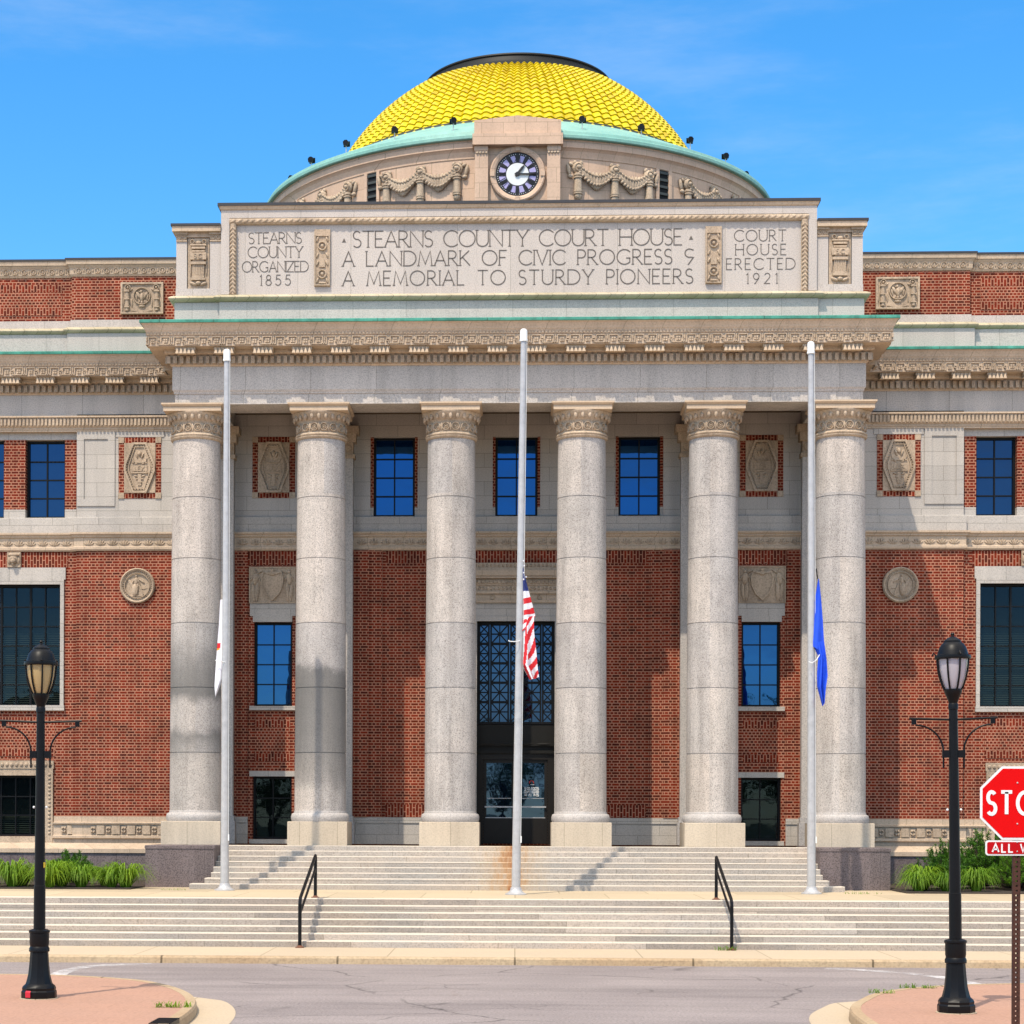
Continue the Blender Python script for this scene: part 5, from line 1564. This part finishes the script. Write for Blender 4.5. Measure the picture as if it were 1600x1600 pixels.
g = MB(); g.tube([((1259-1274)*S2,-.15,-(1034-905)*S2),((1263-1274)*S2,-.22,-(1036.5-905)*S2),((1270-1274)*S2,-.2,-(1032-905)*S2),((1276-1274)*S2,-.1,-(1023-905)*S2)], .010, 6); g.build("retaining_ring", M_white, e)
g = MB(); g.tube([(.0,0,0),(-.02,0,.12),(-.03,.02,.24)], .012, 6); g.build("clip", M_iron, e)
# white flag, seen almost edge-on behind the left pole
S3 = 1/67.5
e = empty("flag", (-6.80, -4.12, 2.66 + (1280-937)*S3)); tag(e, "limp white flag with orange emblem behind the left pole", "flag", "flags at half mast")
left = fp([(343,937),(341,975),(338.5,1005),(336,1040),(334,1072),(335.5,1092)], 347, 937, S3)
right = fp([(350,937),(350,975),(350,1005),(350,1030),(348,1062),(337,1088)], 347, 937, S3)
cloth(left, right, 60, 10, .05, 1.6, lambda t, u: 1 if (.40 < t < .455 and u < .5) else (2 if .455 <= t < .475 and u < .45 else 0)).build("drape", [M_fw, M_fr, M_fy], e, smooth=True, angle=180)
g = MB(); g.tube([((337-347)*S3,-.12,-(1033-937)*S3),((345-347)*S3,-.22,-(1034-937)*S3),((353-347)*S3,-.16,-(1036-937)*S3),((355-347)*S3,-.05,-(1031-937)*S3)], .010, 6); g.build("retaining_ring", M_white, e)

# ================================================================== handrails
M_rp = plain("rusty_plate", (0.16,0.06,0.03), 0.8)
for s, lab in ((-1, "black pipe handrail on the left of the lower steps"), (1, "black pipe handrail on the right of the lower steps")):
    x = s*4.22; e = empty("handrail", (x, -10.95, 0.13)); tag(e, lab, "handrail", "handrails on the lower steps")
    B = Vector((0, 0, 0)); T = Vector((s*.03 - s*.05, 2.75, 0.87))
    g = MB(); g.tube([B, (0,0,.86)], .036, 8); g.build("post", M_iron, e, smooth=True)
    g = MB(); g.tube([T, T+Vector((0,0,.86))], .036, 8); g.build("post", M_iron, e, smooth=True)
    g = MB(); g.tube([(0,-.0,.84),(0,.03,.93),(0,.12,.99), T+Vector((0,-.12,.86)), T+Vector((0,-.02,.89)), T+Vector((0,.0,.85))], .034, 8)
    g.build("top_rail", M_iron, e, smooth=True)
    g = MB(); g.tube([(0,0,.66), T+Vector((0,0,.62))], .026, 8); g.build("lower_rail", M_iron, e, smooth=True)
    g = MB(); g.lathe([(.09,0),(.09,.015),(.05,.03),(.04,.05)], n=12); g.build("foot_plate", M_rp, e, smooth=True)
    g = MB(); g.lathe([(.09,0),(.09,.015),(.05,.03),(.04,.05)], T.x, T.y, T.z, n=12)
    g.build("foot_plate", M_rp, e, smooth=True)

# ================================================================== street lamps
def lamp_glass(name, col):
    m, n, l, b = new_mat(name)
    b.inputs["Base Color"].default_value = (*col, 1); b.inputs["Roughness"].default_value = 0.22
    b.inputs["Subsurface Weight"].default_value = 0.0; b.inputs["Coat Weight"].default_value = 0.5
    t = n.new("ShaderNodeBsdfTranslucent"); t.inputs[0].default_value = (*col, 1)
    mx = n.new("ShaderNodeMixShader"); mx.inputs[0].default_value = 0.35
    l.new(b.outputs[0], mx.inputs[1]); l.new(t.outputs[0], mx.inputs[2]); l.new(mx.outputs[0], n["Material Output"].inputs[0])
    return m
def make_lamp(x, y, lab, glass, rz):
    e = empty("street_lamp", (x, y, 0.15), rz); e.scale = (.98, .98, .978); e.rotation_euler.y = R(-.75) if x > 0 else R(.15); tag(e, lab, "street lamp", "black street lamps at the corners")
    g = MB(); g.lathe([(.245,0),(.25,.02),(.25,.10),(.235,.12),(.24,.15),(.225,.18),(.19,.21),(.18,.24),(.155,.34),(.14,.48),(.128,.66),(.122,.80)], n=10); b = g.build("base", M_iron, e, smooth=True, angle=25)
    g = MB(); g.lathe([(.13,.66),(.145,.67),(.145,.71),(.13,.74),(.138,.78),(.138,.93),(.15,.94),(.15,.965),(.12,.98),(.085,.99)], n=20); g.build("collar", M_iron, b, smooth=True, angle=30)
    g = MB(); g.lathe([(.084,.95),(.082,1.6),(.076,1.605),(.058,4.02),(.058,4.10)], n=18); g.build("post", M_iron, e, smooth=True, angle=30)
    g = MB(); g.lathe([(.055,4.06),(.066,4.07),(.066,4.13),(.058,4.15),(.07,4.19),(.10,4.26),(.118,4.30),(.118,4.335),(.10,4.34)], n=20); c = g.build("lantern_cup", M_iron, e, smooth=True, angle=35)
    g = MB(); g.lathe([(.098,4.33),(.125,4.38),(.158,4.48),(.182,4.58),(.194,4.68),(.197,4.74)], n=28, cap=False); lan = g.build("lantern_glass", glass, e, smooth=True)
    g = MB()
    for k in range(8):
        a = 2*math.pi*(k+.35)/8
        g.tube([((r+.012)*math.sin(a), -(r+.012)*math.cos(a), z) for r, z in ((.105,4.33),(.13,4.38),(.165,4.48),(.188,4.58),(.200,4.68),(.206,4.76))], .013, 6)
    g.build("cage", M_iron, lan, smooth=True)
    g = MB(); g.lathe([(.19,4.735),(.235,4.74),(.24,4.76),(.235,4.79),(.205,4.80),(.195,4.84),(.175,4.90),(.14,4.95),(.115,4.965),(.115,4.985),(.10,5.0),(.055,5.03),(.022,5.045),(.018,5.06),(.028,5.075),(.018,5.095),(.001,5.10)], n=28); g.build("lantern_cap", M_iron, e, smooth=True, angle=30)
    g = MB()
    for k in (0, 1, 2): a = 2*math.pi*(k+.1)/3; g.tube([(.225*math.sin(a),-.225*math.cos(a),4.80),(.25*math.sin(a),-.25*math.cos(a),4.83),(.27*math.sin(a),-.27*math.cos(a),4.79)], .012, 6)
    g.build("latch", M_iron, lan, smooth=True)
    for s in (-1, 1):
        g = MB(); g.tube([(s*.05,0,3.93),(s*.58,0,3.95)], .016, 8); g.box(*sorted((s*.49, s*.55)), -.02, .02, 3.87, 3.95)
        A = [(s*(.135+.36*(1-math.cos(t*math.pi/2/10))), 0, 3.50+.36*math.sin(t*math.pi/2/10)) for t in range(11)]
        g.tube([(s*.135,0,3.28),(s*.135,0,3.42)] + A, .013, 8); g.box(*sorted((s*.05, s*.15)), -.03, .03, 3.42, 3.52)
        g.build("banner_arm", M_iron, e, smooth=True)
    g = MB()
    for s in (-1, 1): g.blob(s*.088, 0, 2.72, .018, .018, .018)
    g.build("bolt", M_white, e)
    if x < 0:
        g = MB(); g.lathe([(.2505,.025),(.2525,.03),(.2525,.10),(.238,.122)], n=6, a0=-38, a1=-18, cap=False); g.build("sticker", plain("sticker_red", (0.55,0.01,0.03), 0.5), b)
        g = MB(); g.lathe([(.078,1.86),(.0795,1.865),(.0795,1.93),(.078,1.935)], n=6, a0=50, a1=95, cap=False); g.build("sticker", plain("sticker_yellow", (0.75,0.5,0.02), 0.5), e)
    g = MB(); g.lathe([(.27,-.002),(.27,.008),(.05,.008)], n=24, cap=False); g.build("grout_pad", M_conc, e)
    return e
make_lamp(-6.62, -22.15, "black street lamp with amber glass lantern on the left corner", lamp_glass("amber_lamp_glass", (0.62,0.46,0.22)), R(3))
make_lamp(5.79, -23.25, "black street lamp with white glass lantern beside the stop sign", lamp_glass("white_lamp_glass", (0.62,0.58,0.62)), R(-2))

g = MB(); g.box(-4.47, -4.20, -25.4, -24.75, .0, .157)
for k in range(5): g.box(-4.45, -4.19, -25.35+.13*k, -25.30+.13*k, .157, .163)
tag(g.build("storm_drain", M_iron), "black iron storm drain inlet set in the left corner kerb", "drain")
# ================================================================== stop sign
M_sr = plain("sign_red", (0.66, 0.001, 0.002), 0.6, var=0.03, spec=0.12); M_srd = plain("sign_dark_red", (0.44, 0.003, 0.006), 0.6, var=0.03, spec=0.12)
M_sp = stone("rusty_brown_steel", (0.075, 0.028, 0.018), 0.3, 20, tint=(0.035,0.02,0.016), rough=0.7)
SX, SY = 5.20, -28.6
e = empty("stop_sign", (SX, SY, 0.15)); tag(e, "red octagonal stop sign with small all way plate on a brown punched post", "stop sign")
g = MB()
for a, b in ((-.038,-.012),(.012,.038)): g.box(a, b, -.02, .03, -.1, 3.05)
z = -.05
while z < 3.0: g.box(-.012, .012, -.02, .03, z, z+.032); z += .05
g.build("post", M_sp, e)
def octo(r): return [(r*math.cos(R(22.5+45*k)), r*math.sin(R(22.5+45*k))) for k in range(8)]
cz = 2.70
rr = .381/math.cos(R(22.5))
g = MB(); g.poly([(x, cz+z) for x, z in octo(rr)], -.030, -.022); pl = g.build("sign_plate", M_white, e)
g = MB(); g.poly([(x, cz+z) for x, z in octo(rr-.026)], -.034, -.0305); g.build("red_face", M_sr, pl)
g = MB(); text_strokes(g, "STOP", -.305, .305, cz-.115, .23, -.038, -.0342, .037, gap=.1, xs=.70); g.build("lettering", M_white, pl)
g = MB()
for z in (.21, -.215): g.blob(0, -.036, cz+z, .009, .006, .009)
g.build("rivet", M_alu, pl)
g = MB()
def rrect(hw, hh, r): return [p for cx, cy, a in ((hw-r,hh-r,0),(-hw+r,hh-r,90),(-hw+r,-hh+r,180),(hw-r,-hh+r,270)) for p in arc(cx, cy, r, r, a, a+90, 5)]
pz = cz - .381 - .085
g.v.clear(); g.f.clear(); g.m.clear()
g.poly([(x, pz+z) for x, z in rrect(.325,.078,.03)], -.030, -.022); pl = g.build("all_way_plate", M_white, e)
g = MB(); g.poly([(x, pz+z) for x, z in rrect(.308,.062,.02)], -.034, -.0305); g.build("red_face", M_srd, pl)
g = MB(); text_strokes(g, "ALL", -.255, -.045, pz-.042, .084, -.038, -.0342, .016); text_strokes(g, "WAY", .035, .27, pz-.042, .084, -.038, -.0342, .016); g.build("lettering", M_white, pl)
g = MB(); g.blob(0, -.036, pz-.035, .008, .006, .008); g.blob(0, -.036, pz+.06, .008, .006, .008); g.build("rivet", M_alu, pl)

# ================================================================== planting
M_lily = foliage("daylily_leaf", (0.10, 0.23, 0.010), (0.24, 0.38, 0.03), 0.35)
M_pine = foliage("mugo_needle", (0.04, 0.14, 0.008), (0.13, 0.28, 0.016), 0.25, 2.5)
M_wood = plain("bark", (0.06, 0.04, 0.028), 0.9, var=0.3)
def blade(g, x, y, z, az, L, w, droop, rise):
    dx, dy = math.cos(az), math.sin(az); px, py = -dy, dx; rows = []
    for k in range(6):
        t = k/5; out = L*(t**1.15)*.75; up = rise*(t*1.35 - droop*t*t*t)
        ww = w*(1 - t**2.2)*.5 + .001
        rows.append([(x+dx*out+px*ww, y+dy*out+py*ww, z+up), (x+dx*out-px*ww, y+dy*out-py*ww, z+up)])
    g.grid(rows)
def lily_mesh(seed, n=200):
    random.seed(seed); g = MB()
    for _ in range(n):
        a = random.uniform(0, 2*math.pi); r = .10*math.sqrt(random.random())
        blade(g, r*math.cos(a), r*math.sin(a), 0, a+random.uniform(-.6,.6), random.uniform(.45,.95), random.uniform(.020,.034), random.uniform(.95,1.3), random.uniform(.45,1.0))
    return g
LIL = [lily_mesh(k) for k in range(3)]
def lily(x, y, sc, k, lab, grp):
    o = LIL[k % 3].build("daylily", M_lily, fix=False) if k < 3 else bpy.data.objects.new("daylily", LILM[k % 3])
    if k >= 3: COL.objects.link(o)
    o.location = (x, y, 1.02); o.scale = (sc, sc, sc*random.uniform(.9,1.1)); o.rotation_euler = (0, 0, random.uniform(0, 6.28))
    tag(o, lab, "plant", grp); return o
LILM = []
random.seed(3)
spots = [(-9.2, -3.3, -1)]
for k in range(9): spots.append((-9.45 - .78*k + jit(.16), -3.35 + jit(.22), -1))
for k in range(6): spots.append((-9.9 - 1.05*k + jit(.2), -2.5 + jit(.25), -1))
for x in (9.35, 10.05, 10.75, 13.35, 14.05): spots.append((x + jit(.1), -3.45 + jit(.2), 1))
for x in (9.6,): spots.append((x, -2.75, 1))
for k, (x, y, s) in enumerate(spots):
    if k == 3:
        LILM = [o.data for o in bpy.data.objects if o.name.startswith("daylily")]
        LILM = LILM[:3]
    lily(x, y, random.uniform(.85,1.12), k,
         "bright green arching daylily clump in the bed %s" % ("left of the steps" if s < 0 else "right of the steps"),
         "daylilies left of the steps" if s < 0 else "daylilies right of the steps")

def pine_mesh(seed, rx, rz, n):
    random.seed(seed); g = MB(); w = MB()
    tips = []
    for k in range(n):
        a = random.uniform(0, 2*math.pi); el = random.uniform(.08, 1.5); q = random.uniform(.45, 1.0)
        d = Vector((math.cos(a)*math.cos(el), math.sin(a)*math.cos(el), math.sin(el)))
        lump = 1 + .25*math.sin(3*a+seed) * math.cos(2*el) + random.uniform(-.12,.12)
        p = Vector((d.x*rx*q*lump, d.y*rx*q*lump, .1 + d.z*rz*q*lump)); tips.append((p, (d + Vector((0,0,.9))).normalized()))
    for p, d in tips:
        side = d.cross(Vector((.3,.2,.1))).normalized(); s2 = d.cross(side)
        L = random.uniform(.16, .26)
        for j in range(34):
            t = random.random(); base = p + d*(L*t); a = random.uniform(0, 6.28)
            o = (side*math.cos(a) + s2*math.sin(a))*.8 + d*random.uniform(.3,.9); o.normalize()
            n_ = o.cross(Vector((random.uniform(-1,1), random.uniform(-1,1), random.uniform(-1,1)))).normalized()*.010
            tip = base + o*random.uniform(.07,.115)
            g.face([tuple(base-n_), tuple(base+n_), tuple(tip)])
        w.tube([tuple(p*.25 + Vector((0,0,.02))), tuple(p), tuple(p + d*L)], .012, 4, r1=.004)
    return g, w
def pine(x, y, sc, src, lab, grp):
    if isinstance(src, tuple):
        e = empty("mugo_pine", (x, y, 1.02)); src[0].build("foliage", M_pine, e, fix=False); src[1].build("branch", M_wood, e, fix=False)
    else: e = copy_tree(src); e.location = (x, y, 1.02)
    e.scale = (sc, sc, sc); e.rotation_euler = (0, 0, random.uniform(0, 6))
    tag(e, lab, "shrub", grp); return e
pA = pine(-11.0, -1.3, .84, pine_mesh(5, .75, .62, 330), "low dark mugo pine behind the daylilies left of the steps, nearest the granite block", "mugo pines left of the steps")
random.seed(11)
pine(-13.2, -1.5, .8, pA, "low dark mugo pine behind the daylilies at the left edge by the lamp", "mugo pines left of the steps")
pine(-15.0, -1.3, .85, pA, "low dark mugo pine further along the left bed beyond the lamp", "mugo pines left of the steps")
pB = pine(10.35, -1.9, .82, pine_mesh(9, .85, .95, 460), "bushy green mugo pine right of the steps, nearest the granite block", "mugo pines right of the steps")
for x, y, sc, lab in ((11.35,-1.2,.98,"tallest bushy mugo pine just behind the right street lamp"), (11.9,-2.6,.8,"bushy mugo pine in front, just right of the right street lamp"),
                      (12.6,-1.5,.9,"bushy mugo pine between the right street lamp and the stop sign post"), (13.4,-2.2,.82,"bushy mugo pine behind the stop sign post"), (14.5,-1.7,.86,"bushy mugo pine at the right edge beyond the stop sign post")):
    pine(x, y, sc, pB, lab, "mugo pines right of the steps")
# weeds in the joints
def weed(x, y, z, sc, lab, n=26, w=.3):
    g = MB()
    for _ in range(n): blade(g, random.uniform(-w,w), random.uniform(-.05,.05), 0, random.uniform(0,6.28), random.uniform(.06,.16), .012, random.uniform(.6,1.0), random.uniform(.05,.14))
    o = g.build("weed_tuft", M_lily, fix=False); o.location = (x, y, z); o.scale = (sc, sc, sc); tag(o, lab, "weed")
weed(4.10, -11.0, .13, 1.0, "yellow green weed tuft at the foot of the right handrail", 40, .2)
weed(-4.52, -23.3, .15, 1.0, "green weed tuft growing at the left kerb's inner edge", 60, .25)
weed(5.35, -20.45, .15, .8, "small grass tuft on the right corner kerb nearest its tip", 40, .25)
weed(6.05, -19.55, .15, .8, "longer grass strip along the right corner kerb", 60, .35)
weed(-7.9, -4.25, 1.0, .6, "flat grass patch before the left granite block", 40, .5)
weed(7.9, -4.6, 1.0, .6, "flat grass patch on the terrace before the right granite block", 50, .7)

# ================================================================== across the street, seen only in the window glass
M_leafy = foliage("street_tree_leaf", (0.03, 0.085, 0.015), (0.08, 0.16, 0.03), 0.25, 0.6)
def tree_mesh(seed):
    random.seed(seed); g = MB(); w = MB()
    w.tube([(0,0,0),(.1,.05,2.5),(.05,-.1,5.0),(.1,0,8)], .28, 8, r1=.08)
    for k in range(9):
        a = random.uniform(0,6.28); z = random.uniform(2.4,5.5); w.tube([(.05,0,z),(1.2*math.cos(a),1.2*math.sin(a),z+1.4),(2.4*math.cos(a),2.4*math.sin(a),z+2.2)], .1, 6, r1=.03)
    cl = [(random.gauss(0,1.5), random.gauss(0,1.5), random.uniform(3.2,9.2), random.uniform(.7,1.3)) for _ in range(26)]
    for x, y, z, r in cl:
        for _ in range(110):
            d = Vector((random.gauss(0,1),random.gauss(0,1),random.gauss(0,1))).normalized()*r*random.uniform(.4,1.05)
            c = Vector((x,y,z))+d; u = Vector((random.gauss(0,1),random.gauss(0,1),random.gauss(0,1))).normalized(); v2 = u.cross(Vector((.3,.5,.8))).normalized()
            s = random.uniform(.10,.2); g.face([tuple(c-u*s), tuple(c+v2*s*.6), tuple(c+u*s), tuple(c-v2*s*.6)])
    return g, w
T0 = None
for x, y, sc, lab in ((14,-78,1.15,"leafy street tree behind the viewer, reflected in the right wing window"), (20,-84,1.3,"larger leafy street tree behind the viewer on the right"),
                      (27,-80,1.1,"outer leafy street tree behind the viewer on the right"), (4,-100,1.0,"leafy tree behind the viewer, reflected low in the door glass"), (-6,-104,1.1,"leafy tree behind the viewer left of the door reflection"),
                      (-26,-92,1.2,"leafy tree beside the house behind the viewer"), (-14,-108,1.25,"leafy tree behind the viewer, second left of the door reflection"),
                      (-21,-112,1.1,"leafy tree behind the viewer, third left of the door reflection"), (11,-108,1.3,"leafy tree behind the viewer, second right of the door reflection"),
                      (-1,-112,1.2,"leafy tree behind the viewer, in line with the street"), (17,-112,1.15,"leafy tree behind the viewer, third right of the door reflection"),
                      (33,-98,1.3,"leafy tree behind the viewer, far right"), (-38,-100,1.3,"leafy tree behind the viewer, far left behind the house"), (25,-104,1.2,"leafy tree behind the viewer, fourth right of the door reflection")):
    if T0 is None:
        g, w = tree_mesh(21); T0 = e = empty("street_tree"); g.build("crown", M_leafy, e, fix=False); w.build("trunk", M_wood, e, smooth=True)
    else: e = copy_tree(T0)
    e.location = (x, y, -.06); e.scale = (sc, sc, sc); e.rotation_euler = (0, 0, x); tag(e, lab, "tree", "trees across the street")
e = empty("house", (-30, -82, -.06)); tag(e, "two storey house with hipped roof behind the viewer, reflected in the left wing window", "house")
g = MB(); g.box(-9, 9, -6, 6, 0, 7.6); g.build("wall", plain("dark_siding", (0.12,0.115,0.10), 0.8), e)
g = MB(); g.grid([[(-9.8,-6.8,7.6),(9.8,-6.8,7.6),(9.8,6.8,7.6),(-9.8,6.8,7.6)],[(-5,-.1,11.4),(5,-.1,11.4),(5,.1,11.4),(-5,.1,11.4)]], closed=True); g.face([(-5,-.1,11.4),(5,-.1,11.4),(5,.1,11.4),(-5,.1,11.4)]); g.face([(-9.8,-6.8,7.6),(9.8,-6.8,7.6),(9.8,6.8,7.6),(-9.8,6.8,7.6)]); g.build("roof", plain("shingle", (0.05,0.05,0.05), 0.9), e)
for x in (-6, -2, 2, 6):
    for z in (1.2, 4.6):
        g = MB(); g.box(x-.6, x+.6, 6.0, 6.06, z, z+1.7); g.build("window", M_dark, e)
